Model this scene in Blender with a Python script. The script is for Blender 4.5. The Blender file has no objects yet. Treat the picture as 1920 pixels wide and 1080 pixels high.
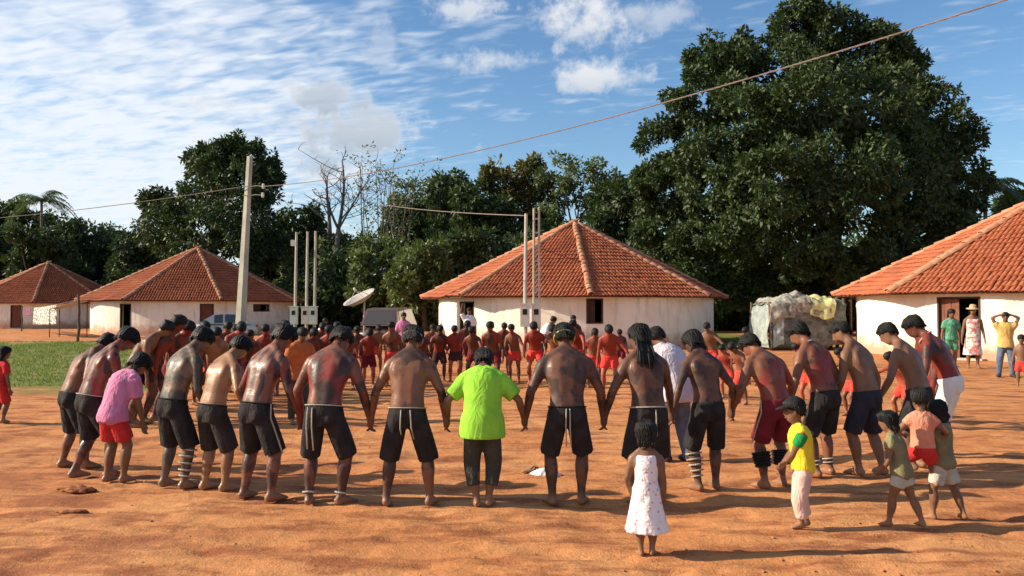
import bpy, bmesh, math, random
import numpy as np
from mathutils import Vector

# ------------------------------------------------------------------ camera, sky, sun, exposure
F, HOR, CH = 1500.0, 580.0, 1.65           # focal length in 1920-wide pixels, horizon row, camera height
SC = bpy.context.scene
COL = SC.collection
R = math.radians
cam_d = bpy.data.cameras.new('camera')
cam_d.sensor_width = 36.0
cam_d.lens = 36.0 * F / 1920.0
cam_d.clip_end = 3000.0
cam_d.clip_start = 0.05
cam = bpy.data.objects.new('camera', cam_d)
COL.objects.link(cam)
cam.location = (0, 0, CH)
cam.rotation_euler = (R(90) + math.atan((HOR - 540.0) / F), 0, 0)
SC.camera = cam

SUN_AZ, SUN_EL = -91.0, 27.0               # azimuth from +Y, clockwise seen from above (negative: to the left)
sun_d = bpy.data.lights.new('sun', 'SUN')
sun_d.energy = 5.0
sun_d.angle = R(0.5)
sun_d.color = (1.0, 0.88, 0.68)
sun = bpy.data.objects.new('sun', sun_d)
COL.objects.link(sun)
_sv = Vector((math.sin(R(SUN_AZ)) * math.cos(R(SUN_EL)), math.cos(R(SUN_AZ)) * math.cos(R(SUN_EL)), math.sin(R(SUN_EL))))
sun.rotation_euler = (-_sv).to_track_quat('-Z', 'Y').to_euler()
sun.location = _sv * 60

SC.view_settings.view_transform = 'Standard'
SC.view_settings.look = 'None'
SC.view_settings.exposure = 0.70
SC.view_settings.gamma = 1.0
SC.view_settings.use_curve_mapping = False


class NT:
    """small helper for building node trees"""
    def __init__(self, tree):
        self.t = tree
        self.t.nodes.clear()

    def n(self, typ, ins=None, **props):
        nd = self.t.nodes.new(typ)
        for k, v in props.items():
            setattr(nd, k, v)
        for k, v in (ins or {}).items():
            self.put(nd.inputs[k], v)
        return nd

    def put(self, sock, v):
        if isinstance(v, bpy.types.NodeSocket):
            self.t.links.new(v, sock)
        else:
            sock.default_value = v

    def m(self, op, a, b=0.0, c=0.0, clamp=False):
        nd = self.t.nodes.new('ShaderNodeMath')
        nd.operation = op
        nd.use_clamp = clamp
        for i, v in enumerate((a, b, c)):
            self.put(nd.inputs[i], v)
        return nd.outputs[0]

    def step(self, v, a, b, lo=0.0, hi=1.0):
        nd = self.n('ShaderNodeMapRange', {0: v, 1: a, 2: b, 3: lo, 4: hi}, interpolation_type='SMOOTHSTEP')
        return nd.outputs[0]

    def mix(self, f, a, b, blend='MIX'):
        nd = self.n('ShaderNodeMix', data_type='RGBA', blend_type=blend)
        self.put(nd.inputs[0], f)
        for i, v in ((6, a), (7, b)):
            if not isinstance(v, bpy.types.NodeSocket) and len(v) == 3:
                v = (*v, 1.0)
            self.put(nd.inputs[i], v)
        return nd.outputs[2]

    def noise(self, vec, scale, detail=4.0, rough=0.5, dist=0.0):
        ins = {'Scale': scale, 'Detail': detail, 'Roughness': rough, 'Distortion': dist}
        if vec is not None:
            ins['Vector'] = vec
        return self.n('ShaderNodeTexNoise', ins).outputs['Fac']

    def xyz(self, x, y, z):
        return self.n('ShaderNodeCombineXYZ', {0: x, 1: y, 2: z}).outputs[0]


def build_world():
    w = bpy.data.worlds.new('World')
    SC.world = w
    w.use_nodes = True
    T = NT(w.node_tree)
    sky = T.n('ShaderNodeTexSky', sky_type='NISHITA', sun_disc=False)
    sky.sun_elevation = R(SUN_EL)
    sky.sun_rotation = R(SUN_AZ)
    sky.air_density, sky.dust_density, sky.ozone_density = 1.0, 0.6, 2.2
    tc = T.n('ShaderNodeTexCoord')
    sep = T.n('ShaderNodeSeparateXYZ', {0: tc.outputs['Generated']})
    x, y, z = sep.outputs
    az = T.m('ARCTAN2', x, y)
    el = T.m('ARCSINE', T.m('MINIMUM', T.m('MAXIMUM', z, -1.0), 1.0))
    zz = T.m('ADD', T.m('MAXIMUM', z, 0.0), 0.10)
    u, v = T.m('DIVIDE', x, zz), T.m('DIVIDE', y, zz)
    # high rippled cloud sheet, thicker towards the sun's side
    big = T.noise(T.xyz(T.m('MULTIPLY', u, 0.55), T.m('MULTIPLY', v, 0.55), 3.1), 1.3, 5.0, 0.6)
    sh = T.m('ADD', v, T.m('MULTIPLY', u, 0.28))
    rip = T.noise(T.xyz(T.m('MULTIPLY', u, 3.8), T.m('MULTIPLY', sh, 7.4), 0.7), 2.2, 2.0, 0.5, 0.35)
    streak = T.noise(T.xyz(T.m('MULTIPLY', u, 0.8), T.m('MULTIPLY', sh, 2.6), 5.7), 1.2, 5.0, 0.6, 0.3)
    side = T.step(az, 0.10, -0.48)
    low = T.step(el, 0.38, 0.10)
    cov = T.m('ADD', T.m('MULTIPLY', side, 0.24), T.m('MULTIPLY', T.m('MULTIPLY', side, low), 0.22))
    cov = T.m('SUBTRACT', cov, T.m('MULTIPLY', T.step(el, 0.16, 0.03), 0.12))
    s = T.m('ADD', T.m('MULTIPLY', big, 0.55), T.m('MULTIPLY', rip, 0.66))
    s = T.m('ADD', T.m('ADD', s, T.m('MULTIPLY', streak, 0.20)), cov)
    sheet = T.step(s, 0.74, 1.20)
    # separate heaped clouds: (px, py, half width, half height, grey, gain)
    blobs = [(1060, 32, 140, 50, .12, 1.), (850, 12, 80, 30, .1, .8), (1112, 142, 88, 34, .18, 1.0), (905, 108, 120, 38, .25, .8),
             (720, 78, 34, 55, .1, .32), (600, 182, 85, 36, .8, .9), (650, 256, 185, 64, .72, 1.), (410, 190, 60, 28, .65, .6), (560, 225, 90, 30, .6, .6),
             (640, 318, 70, 26, .0, .8), (1230, 20, 110, 30, .1, .5)]
    wob = T.m('SUBTRACT', T.noise(tc.outputs['Generated'], 14.0, 6.0, 0.62), 0.5)
    fine = T.m('SUBTRACT', T.noise(tc.outputs['Generated'], 42.0, 5.0, 0.6), 0.5)
    dens, grey = None, None
    for px, py, hw, hh, g, gain in blobs:
        a0, e0 = math.atan((px - 960) / F), math.atan((HOR - py) / F * math.cos(math.atan((px - 960) / F)))
        dx = T.m('DIVIDE', T.m('SUBTRACT', az, a0), hw / F)
        dy = T.m('DIVIDE', T.m('SUBTRACT', el, e0), hh / F)
        r2 = T.m('ADD', T.m('MULTIPLY', dx, dx), T.m('MULTIPLY', dy, dy))
        d = T.m('SUBTRACT', 1.0, T.m('SQRT', r2))
        d = T.m('ADD', d, T.m('ADD', T.m('MULTIPLY', wob, 3.3), T.m('MULTIPLY', fine, 1.7)))
        d = T.m('MULTIPLY', T.step(d, -0.05, 0.95), gain)
        # flat, greyer underside
        gg = T.m('ADD', T.step(dy, 0.5, -0.8, 0.0, 0.35), g)
        gg = T.m('MULTIPLY', gg, d)
        dens = d if dens is None else T.m('MAXIMUM', dens, d)
        grey = gg if grey is None else T.m('MAXIMUM', grey, gg)
    skyc = T.n('ShaderNodeVectorMath', {0: sky.outputs[0]}, operation='SCALE')
    skyc.inputs['Scale'].default_value = 0.10
    skyh = T.n('ShaderNodeHueSaturation', {'Saturation': 1.18, 'Value': 1.0, 'Color': skyc.outputs[0]}).outputs[0]
    c = T.mix(T.m('MULTIPLY', sheet, 0.93), skyh, (0.56, 0.59, 0.63))
    cum = T.mix(T.m('MINIMUM', grey, 1.0), (0.60, 0.60, 0.61), (0.29, 0.33, 0.38))
    c = T.mix(T.m('MULTIPLY', dens, 0.9), c, cum)
    bg = T.n('ShaderNodeBackground', {'Color': c, 'Strength': 1.0})
    out = T.n('ShaderNodeOutputWorld', {'Surface': bg.outputs[0]})


build_world()

# ------------------------------------------------------------------ helpers
rng = np.random.default_rng(11)
random.seed(4)


def at(px, py, d):
    """world point seen at photo pixel px,py at distance d"""
    return np.array([(px - 960) / F * d, d, CH + (HOR - py) / F * d])


def gd(py):
    return F * CH / (py - HOR)


def vnoise(x, y, seed=0):
    xi, yi = np.floor(x).astype(np.int64), np.floor(y).astype(np.int64)
    fx, fy = x - xi, y - yi
    fx, fy = fx * fx * (3 - 2 * fx), fy * fy * (3 - 2 * fy)

    def h(a, b):
        n = (a * 374761393 + b * 668265263 + seed * 974711) & 0xffffffff
        n = ((n ^ (n >> 13)) * 1274126177) & 0xffffffff
        return ((n ^ (n >> 16)) & 0xffff) / 65535.0
    return (h(xi, yi) * (1 - fx) + h(xi + 1, yi) * fx) * (1 - fy) + (h(xi, yi + 1) * (1 - fx) + h(xi + 1, yi + 1) * fx) * fy


class MB:
    """collects shapes into one mesh"""
    def __init__(self):
        self.v, self.f, self.n = [], [], 0

    def add(self, v, f):
        v = np.asarray(v, float).reshape(-1, 3)
        self.v.append(v)
        self.f.extend([tuple(i + self.n for i in q) for q in f])
        self.n += len(v)

    def box(self, c, s, rz=0.0):
        x, y, z = np.array(s) / 2.0
        v = np.array([(a * x, b * y, d * z) for d in (-1, 1) for b in (-1, 1) for a in (-1, 1)])
        if rz:
            v = np.stack([v[:, 0] * math.cos(rz) - v[:, 1] * math.sin(rz), v[:, 0] * math.sin(rz) + v[:, 1] * math.cos(rz), v[:, 2]], 1)
        self.add(v + np.array(c), [(0, 2, 3, 1), (4, 5, 7, 6), (0, 1, 5, 4), (2, 6, 7, 3), (0, 4, 6, 2), (1, 3, 7, 5)])

    def tube(self, pts, rx, ry=None, hint=(1, 0, 0), n=12, shape=None):
        """closed tube through pts; rx along hint, ry across; shape(theta, i) scales the radius"""
        pts = np.asarray(pts, float)
        k = len(pts)
        rx = np.broadcast_to(np.asarray(rx, float), (k,))
        ry = rx if ry is None else np.broadcast_to(np.asarray(ry, float), (k,))
        tan = np.gradient(pts, axis=0)
        tan /= np.linalg.norm(tan, axis=1)[:, None] + 1e-12
        h = np.asarray(hint, float)
        h = np.broadcast_to(h, (k, 3)) if h.ndim == 1 else h
        u = h - tan * np.sum(h * tan, 1)[:, None]
        l = np.linalg.norm(u, axis=1)
        for i in np.where(l < 1e-3)[0]:
            w = np.cross(tan[i], (0.3, 0.9, 0.2))
            u[i], l[i] = w, np.linalg.norm(w)
        u = u / np.linalg.norm(u, axis=1)[:, None]
        w = np.cross(tan, u)
        th = np.arange(n) / n * 2 * math.pi
        V = []
        for i in range(k):
            sc = 1.0 if shape is None else shape(th, i)
            V.append(pts[i] + np.outer(np.cos(th) * rx[i] * sc, u[i]) + np.outer(np.sin(th) * ry[i] * sc, w[i]))
        V = np.concatenate(V + [pts[:1], pts[-1:]])
        f = []
        for i in range(k - 1):
            for j in range(n):
                a, b = i * n + j, i * n + (j + 1) % n
                f.append((a, b, b + n, a + n))
        c0, c1 = k * n, k * n + 1
        for j in range(n):
            f.append((c0, (j + 1) % n, j))
            f.append((c1, (k - 1) * n + j, (k - 1) * n + (j + 1) % n))
        self.add(V, f)

    def ball(self, c, r, ax=None, n=10, m=7):
        """ellipsoid, r three radii, ax three axes"""
        ax = np.eye(3) if ax is None else np.asarray(ax, float)
        r = np.broadcast_to(np.asarray(r, float), (3,))
        ph = np.linspace(-math.pi / 2, math.pi / 2, m + 2)[1:-1]
        P = [(math.cos(p) * math.cos(t), math.cos(p) * math.sin(t), math.sin(p)) for p in ph for t in np.arange(n) / n * 2 * math.pi]
        P = np.array(P + [(0, 0, -1), (0, 0, 1)]) * r
        V = P @ ax + np.array(c)
        f = []
        for i in range(m - 1):
            for j in range(n):
                a, b = i * n + j, i * n + (j + 1) % n
                f.append((a, b, b + n, a + n))
        for j in range(n):
            f.append((m * n, (j + 1) % n, j))
            f.append((m * n + 1, (m - 1) * n + j, (m - 1) * n + (j + 1) % n))
        self.add(V, f)

    def mesh(self, name, smooth=False):
        me = bpy.data.meshes.new(name)
        v = np.concatenate(self.v) if self.v else np.zeros((0, 3))
        me.from_pydata(v.tolist(), [], self.f)
        if smooth:
            me.polygons.foreach_set('use_smooth', [True] * len(me.polygons))
        me.update()
        return me

    def build(self, name, mat, parent=None, smooth=False):
        return link(name, self.mesh(name, smooth), mat, parent)


def link(name, me, mat, parent=None):
    o = bpy.data.objects.new(name, me)
    COL.objects.link(o)
    if mat is not None and not me.materials:
        me.materials.append(mat)
    if parent is not None:
        o.parent = parent
    return o


def tag(o, label=None, cat=None, group=None, kind=None):
    for k, v in (('label', label), ('category', cat), ('group', group), ('kind', kind)):
        if v:
            o[k] = v
    return o


def empty(name, loc=(0, 0, 0), rz=0.0, label=None, cat=None, group=None):
    o = bpy.data.objects.new(name, None)
    o.empty_display_size = 0.2
    COL.objects.link(o)
    o.location = loc
    o.rotation_euler = (0, 0, rz)
    return tag(o, label, cat, group)


def fastmesh(name, V, Fq, smooth=False):
    """mesh from numpy arrays of quads"""
    me = bpy.data.meshes.new(name)
    me.vertices.add(len(V))
    me.vertices.foreach_set('co', np.ascontiguousarray(V, np.float32).ravel())
    nf, k = Fq.shape
    me.loops.add(nf * k)
    me.polygons.add(nf)
    me.loops.foreach_set('vertex_index', np.ascontiguousarray(Fq, np.int32).ravel())
    me.polygons.foreach_set('loop_start', np.arange(nf, dtype=np.int32) * k)
    if smooth:
        me.polygons.foreach_set('use_smooth', np.ones(nf, bool))
    me.update(calc_edges=True)
    me.validate()
    return me


# ------------------------------------------------------------------ materials
def mat_new(name):
    m = bpy.data.materials.new(name)
    m.use_nodes = True
    return m, NT(m.node_tree)


def finish(T, col, rough=0.7, spec=0.3, bump=None, bstr=0.3, bdist=0.02, **extra):
    b = T.n('ShaderNodeBsdfPrincipled')
    if not isinstance(col, bpy.types.NodeSocket):
        col = (*col[:3], 1.0)
    T.put(b.inputs['Base Color'], col)
    T.put(b.inputs['Roughness'], rough)
    T.put(b.inputs['Specular IOR Level'], spec)
    for k, v in extra.items():
        T.put(b.inputs[k.replace('_', ' ')], v)
    if bump is not None:
        bp = T.n('ShaderNodeBump', {'Height': bump, 'Strength': bstr, 'Distance': bdist})
        T.put(b.inputs['Normal'], bp.outputs[0])
    T.n('ShaderNodeOutputMaterial', {'Surface': b.outputs[0]})
    return b


def mat_plain(name, c1, c2=None, scale=8.0, rough=0.7, spec=0.3, bstr=0.2, bdist=0.01, fine=60.0, metallic=0.0):
    """weathered paint, wood, cloth and the like: two tones and a fine relief"""
    m, T = mat_new(name)
    tc = T.n('ShaderNodeTexCoord').outputs['Object']
    c2 = c2 or tuple(x * 0.72 for x in c1)
    f = T.step(T.noise(tc, scale, 6.0, 0.62), 0.33, 0.68)
    col = T.mix(f, c1, c2)
    finish(T, col, rough, spec, T.noise(tc, fine, 4.0, 0.6), bstr, bdist, Metallic=metallic)
    return m


def mat_cloth(name, c1, c2=None, fold=14.0, bstr=0.6, rough=0.85):
    """cloth with creases; c2 tints worn areas"""
    m, T = mat_new(name)
    tc = T.n('ShaderNodeTexCoord').outputs['Object']
    sep = T.n('ShaderNodeSeparateXYZ', {0: tc}).outputs
    c2 = c2 or tuple(x * 0.78 for x in c1)
    v = T.xyz(sep[0], sep[1], T.m('MULTIPLY', sep[2], 0.42))
    h = T.noise(v, fold, 3.0, 0.55, 0.6)
    col = T.mix(T.step(T.noise(tc, 9.0, 5.0), 0.35, 0.7), c1, c2)
    finish(T, col, rough, 0.15, h, bstr, 0.05)
    return m


def mat_leaf(name, c1, c2, c3=None, trans=0.22, rough=0.42):
    m, T = mat_new(name)
    tc = T.n('ShaderNodeTexCoord').outputs['Object']
    isl = T.n('ShaderNodeNewGeometry').outputs['Random Per Island']
    col = T.mix(isl, c1, c2)
    col = T.mix(T.step(T.noise(tc, 0.45, 3.0), 0.42, 0.68), col, c3 or c2)
    b = T.n('ShaderNodeBsdfPrincipled', {'Base Color': col, 'Roughness': rough, 'Specular IOR Level': 0.45})
    t = T.n('ShaderNodeBsdfTranslucent', {'Color': T.mix(1.0, col, (1.3, 1.5, 0.5), 'MULTIPLY')})
    mx = T.n('ShaderNodeMixShader', {0: trans, 1: b.outputs[0], 2: t.outputs[0]})
    T.n('ShaderNodeOutputMaterial', {'Surface': mx.outputs[0]})
    return m

# ------------------------------------------------------------------ ground
_dent = np.random.default_rng(5)
DENTS = [(x, y, r, a) for x, y, r, a in zip(_dent.uniform(-7, 7, 2400), _dent.uniform(4.0, 15, 2400), _dent.uniform(.045, .10, 2400), _dent.uniform(-.024, .010, 2400))]


def ground_z(x, y):
    x, y = np.asarray(x, float), np.asarray(y, float)
    z = (vnoise(x * .35, y * .35, 1) - .5) * .05 + (vnoise(x * 1.1, y * 1.6, 2) - .5) * .030
    z = z + (vnoise(x * 2.6 + .3 * y, y * 5.2, 3) - .5) * .022 + (vnoise(x * 7, y * 11, 4) - .5) * .016
    return z * np.clip(y / 3.0, .3, 1)


def build_ground():
    ys = np.concatenate([np.linspace(-14, 2.8, 24), np.arange(3.0, 13, .042), 13 * (1.016 ** np.arange(226)), [560, 700, 900]])
    ys = ys[(ys < 13) | (ys >= 13)]
    us = np.linspace(-1, 1, 281)
    ux = np.concatenate([[-30, -12, -6, -3.4, -2.2, -1.5], us, [1.5, 2.2, 3.4, 6, 12, 30]])
    W = np.maximum(.72 * (ys + 1.2), 3.0)
    X, Y = ux[None, :] * W[:, None], np.repeat(ys[:, None], len(ux), 1)
    Z = ground_z(X, Y)
    for dx, dy, r, a in DENTS:                      # foot-worn hollows and clods
        j = np.where((ys > dy - 3 * r) & (ys < dy + 3 * r))[0]
        if len(j):
            s = slice(j[0], j[-1] + 1)
            Z[s] += a * np.exp(-((X[s] - dx) ** 2 / (1.7 * r) ** 2 + (Y[s] - dy) ** 2 / r ** 2))
    far = np.clip((Y - 60) / 200, 0, 1)
    Z = Z * (1 - far)
    ny, nx = X.shape
    V = np.stack([X, Y, Z], -1).reshape(-1, 3)
    i = (np.arange(ny - 1)[:, None] * nx + np.arange(nx - 1)[None, :]).ravel()
    me = fastmesh('ground', V, np.stack([i, i + 1, i + nx + 1, i + nx], 1), True)
    m, T = mat_new('red_earth')
    tc = T.n('ShaderNodeTexCoord').outputs['Object']
    x, y, z = T.n('ShaderNodeSeparateXYZ', {0: tc}).outputs
    n1 = T.noise(tc, .55, 6, .6)
    n2 = T.noise(T.xyz(T.m('MULTIPLY', x, .7), T.m('MULTIPLY', y, 2.2), z), 1.6, 7, .65)
    n3 = T.noise(tc, 28, 5, .65)
    c = T.mix(T.step(n1, .36, .66), (.50, .196, .072), (.58, .265, .108))
    c = T.mix(T.step(n2, .44, .64), c, (.29, .098, .042))
    c = T.mix(T.m('MULTIPLY', T.step(n3, .52, .74), .45), c, (.60, .34, .17))
    c = T.mix(T.m('MULTIPLY', T.step(T.noise(tc, 9, 4, .6), .60, .72), .5), c, (.25, .085, .04))
    # patches of darker earth in the near corner
    dk = T.m('MULTIPLY', T.step(x, -1.0, -3.2), T.step(T.noise(T.xyz(T.m('MULTIPLY', x, .8), T.m('MULTIPLY', y, 2.6), 2), 1.3, 6, .65), .45, .6))
    c = T.mix(T.m('MULTIPLY', dk, T.step(y, 10.0, 7.5, 0, .85)), c, (.30, .105, .05))
    # green turf: the field on one side of the dance ground and the strip behind it
    wob = T.m('MULTIPLY', T.m('SUBTRACT', T.noise(tc, .5, 5, .6), .5), 6.0)
    yy = T.m('ADD', y, wob)
    g1 = T.m('MULTIPLY', T.m('MULTIPLY', T.step(yy, 15.0, 17.5), T.step(yy, 42, 39)), T.step(T.m('ADD', x, wob), -5.0, -8.0))
    g2 = T.m('MULTIPLY', T.m('MULTIPLY', T.step(yy, 86, 90), T.step(yy, 700, 600)), 1.0)
    g3 = T.m('MULTIPLY', T.m('MULTIPLY', T.step(yy, 34, 36), T.step(x, 8.0, 9.2)), T.step(x, 15.5, 14.0))
    g = T.m('MAXIMUM', T.m('MAXIMUM', g1, g3), T.m('MULTIPLY', g2, .8))
    green = T.mix(n2, (.115, .155, .035), (.21, .20, .065))
    g = T.m('MULTIPLY', g, T.step(T.noise(tc, 1.7, 5, .6), .24, .46))
    c = T.mix(g, c, green)
    h = T.m('ADD', T.m('MULTIPLY', T.noise(tc, 14, 6, .65), .7), T.m('MULTIPLY', T.noise(tc, 70, 4, .6), .3))
    finish(T, c, .95, .1, h, .55, .05)
    o = link('ground', me, m)
    tag(o, 'trodden red earth of the open village square', kind='structure')


build_ground()


def grass_blades(name, label, region, count, hgt, mat):
    x0, x1, y0, y1 = region
    x, y = rng.uniform(x0, x1, count), rng.uniform(y0, y1, count)
    keep = (vnoise(x * .6, y * .6, 21) + vnoise(x * 1.9, y * 1.9, 22) * .5) > .52
    keep &= (y > y0 + 2.2 * vnoise(x * .5, y * .1, 8)) & (x < x1 - 3.0 * vnoise(y * .4, y * .1, 9))
    x, y = x[keep], y[keep]
    n = len(x)
    z = ground_z(x, y) * (1 - np.clip((y - 60) / 200, 0, 1)) - .004
    a = rng.uniform(0, 2 * math.pi, n)
    h, w = hgt * rng.uniform(.5, 1.3, n), rng.uniform(.008, .016, n)
    lean = rng.normal(0, .45, (n, 2)) * h[:, None]
    B = np.stack([x, y, z], 1)
    s = np.stack([np.cos(a) * w, np.sin(a) * w, np.zeros(n)], 1)
    t = np.stack([lean[:, 0], lean[:, 1], h], 1)
    V = np.stack([B - s, B + s, B + t], 1).reshape(-1, 3)
    me = fastmesh(name, V, np.arange(3 * n).reshape(-1, 3))
    return tag(link(name, me, mat), label, 'grass', kind='stuff')


M = {}
M['grass'] = mat_leaf('turf_blades', (.10, .15, .03), (.20, .20, .06), (.15, .19, .045), .25, .7)
grass_blades('grass', 'short green grass of the field beside the dance ground', (-34, -6.2, 16, 41), 90000, .075, M['grass'])
grass_blades('grass', 'green grass strip beside the tarpaulin shelter', (8.6, 15, 36, 44), 16000, .16, M['grass'])

# ------------------------------------------------------------------ houses
def wall_mat(name, c1, c2, dirt):
    m, T = mat_new(name)
    tc = T.n('ShaderNodeTexCoord').outputs['Object']
    x, y, z = T.n('ShaderNodeSeparateXYZ', {0: tc}).outputs
    c = T.mix(T.step(T.noise(tc, 1.3, 6, .62), .38, .68), c1, c2)
    st = T.noise(T.xyz(x, y, T.m('MULTIPLY', z, .18)), 3.2, 5, .6)
    c = T.mix(T.step(st, .50, .74, 0, .5), c, tuple(v * .6 for v in c2))
    edge = T.m('ADD', z, T.m('MULTIPLY', T.m('SUBTRACT', T.noise(tc, 2.2, 6, .65), .5), 1.3))
    c = T.mix(T.step(edge, .85, .12, 0, .85), c, dirt)
    finish(T, c, .92, .12, T.noise(tc, 26, 6, .65), .35, .02)
    return m


def tile_mat(name, c1, c2, c3):
    m, T = mat_new(name)
    tc = T.n('ShaderNodeTexCoord').outputs['Object']
    isl = T.n('ShaderNodeNewGeometry').outputs['Random Per Island']
    oi = T.n('ShaderNodeObjectInfo').outputs['Random']
    f = T.m('FRACT', T.m('ADD', isl, oi))
    c = T.mix(f, c1, c2)
    c = T.mix(T.step(T.noise(tc, 0.9, 7, .7), .42, .70, 0, .95), c, c3)
    c = T.mix(T.step(T.noise(tc, 13, 5, .6), .58, .72, 0, .5), c, tuple(v * .55 for v in c3))
    finish(T, c, .85, .15, T.noise(tc, 40, 4, .6), .3, .01)
    return m


M['wall'] = wall_mat('limewash', (.86, .79, .67), (.78, .69, .56), (.45, .22, .12))
M['tile'] = tile_mat('clay_tile', (.34, .094, .043), (.41, .130, .060), (.25, .074, .042))
M['ridge'] = tile_mat('mortared_ridge', (.40, .18, .10), (.48, .25, .15), (.30, .13, .08))
M['deck'] = mat_plain('roof_underside', (.14, .055, .03), (.09, .04, .025), 4, .9, .1)
M['dark_wood'] = mat_plain('dark_wood', (.085, .048, .03), (.05, .028, .02), 6, .75, .25, .3, .01)
M['red_wood'] = mat_plain('red_brown_wood', (.20, .075, .045), (.14, .05, .03), 5, .7, .25, .3, .01)
M['inside'] = mat_plain('smoked_room', (.05, .035, .03), (.03, .022, .02), 3, .95, .05)  # near-black floor and inner wall of each house
M['stone'] = mat_plain('worn_concrete', (.52, .46, .38), (.38, .33, .27), 3, .9, .2, .4, .01, 45)

RW, RE, ZE, ZA = 6.75, 7.6, 2.22, 6.0
TW, TL = .166, .36


def tile_mesh(w=TW, l=.45, r=.062, n=5):
    """one barrel tile, local x across, y up the slope, z out of the roof; slightly wider and higher at its lower end"""
    mb = MB()
    V = []
    for k, (yy, rr, zz) in enumerate(((0, r, .045), (l, r * .84, .012))):
        for t in np.linspace(0, math.pi, n):
            V.append((-math.cos(t) * rr * 1.22, yy, zz + math.sin(t) * rr - .02))
    for k, (yy, rr, zz) in enumerate(((0, r * .80, .045),)):
        for t in np.linspace(0, math.pi, n):
            V.append((-math.cos(t) * rr * 1.22, yy, zz + math.sin(t) * rr - .02))
    f = [(i, i + 1, i + 1 + n, i + n) for i in range(n - 1)] + [(2 * n + i, 2 * n + i + 1, i + 1, i) for i in range(n - 1)]
    return np.array(V), f


TV, TF = tile_mesh()
RV, RF = tile_mesh(l=.52, r=.125, n=6)


def frame_to(o, X, Y, Z, P):
    from mathutils import Matrix
    o.matrix_local = Matrix(((X[0], Y[0], Z[0], P[0]), (X[1], Y[1], Z[1], P[1]), (X[2], Y[2], Z[2], P[2]), (0, 0, 0, 1)))


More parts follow.
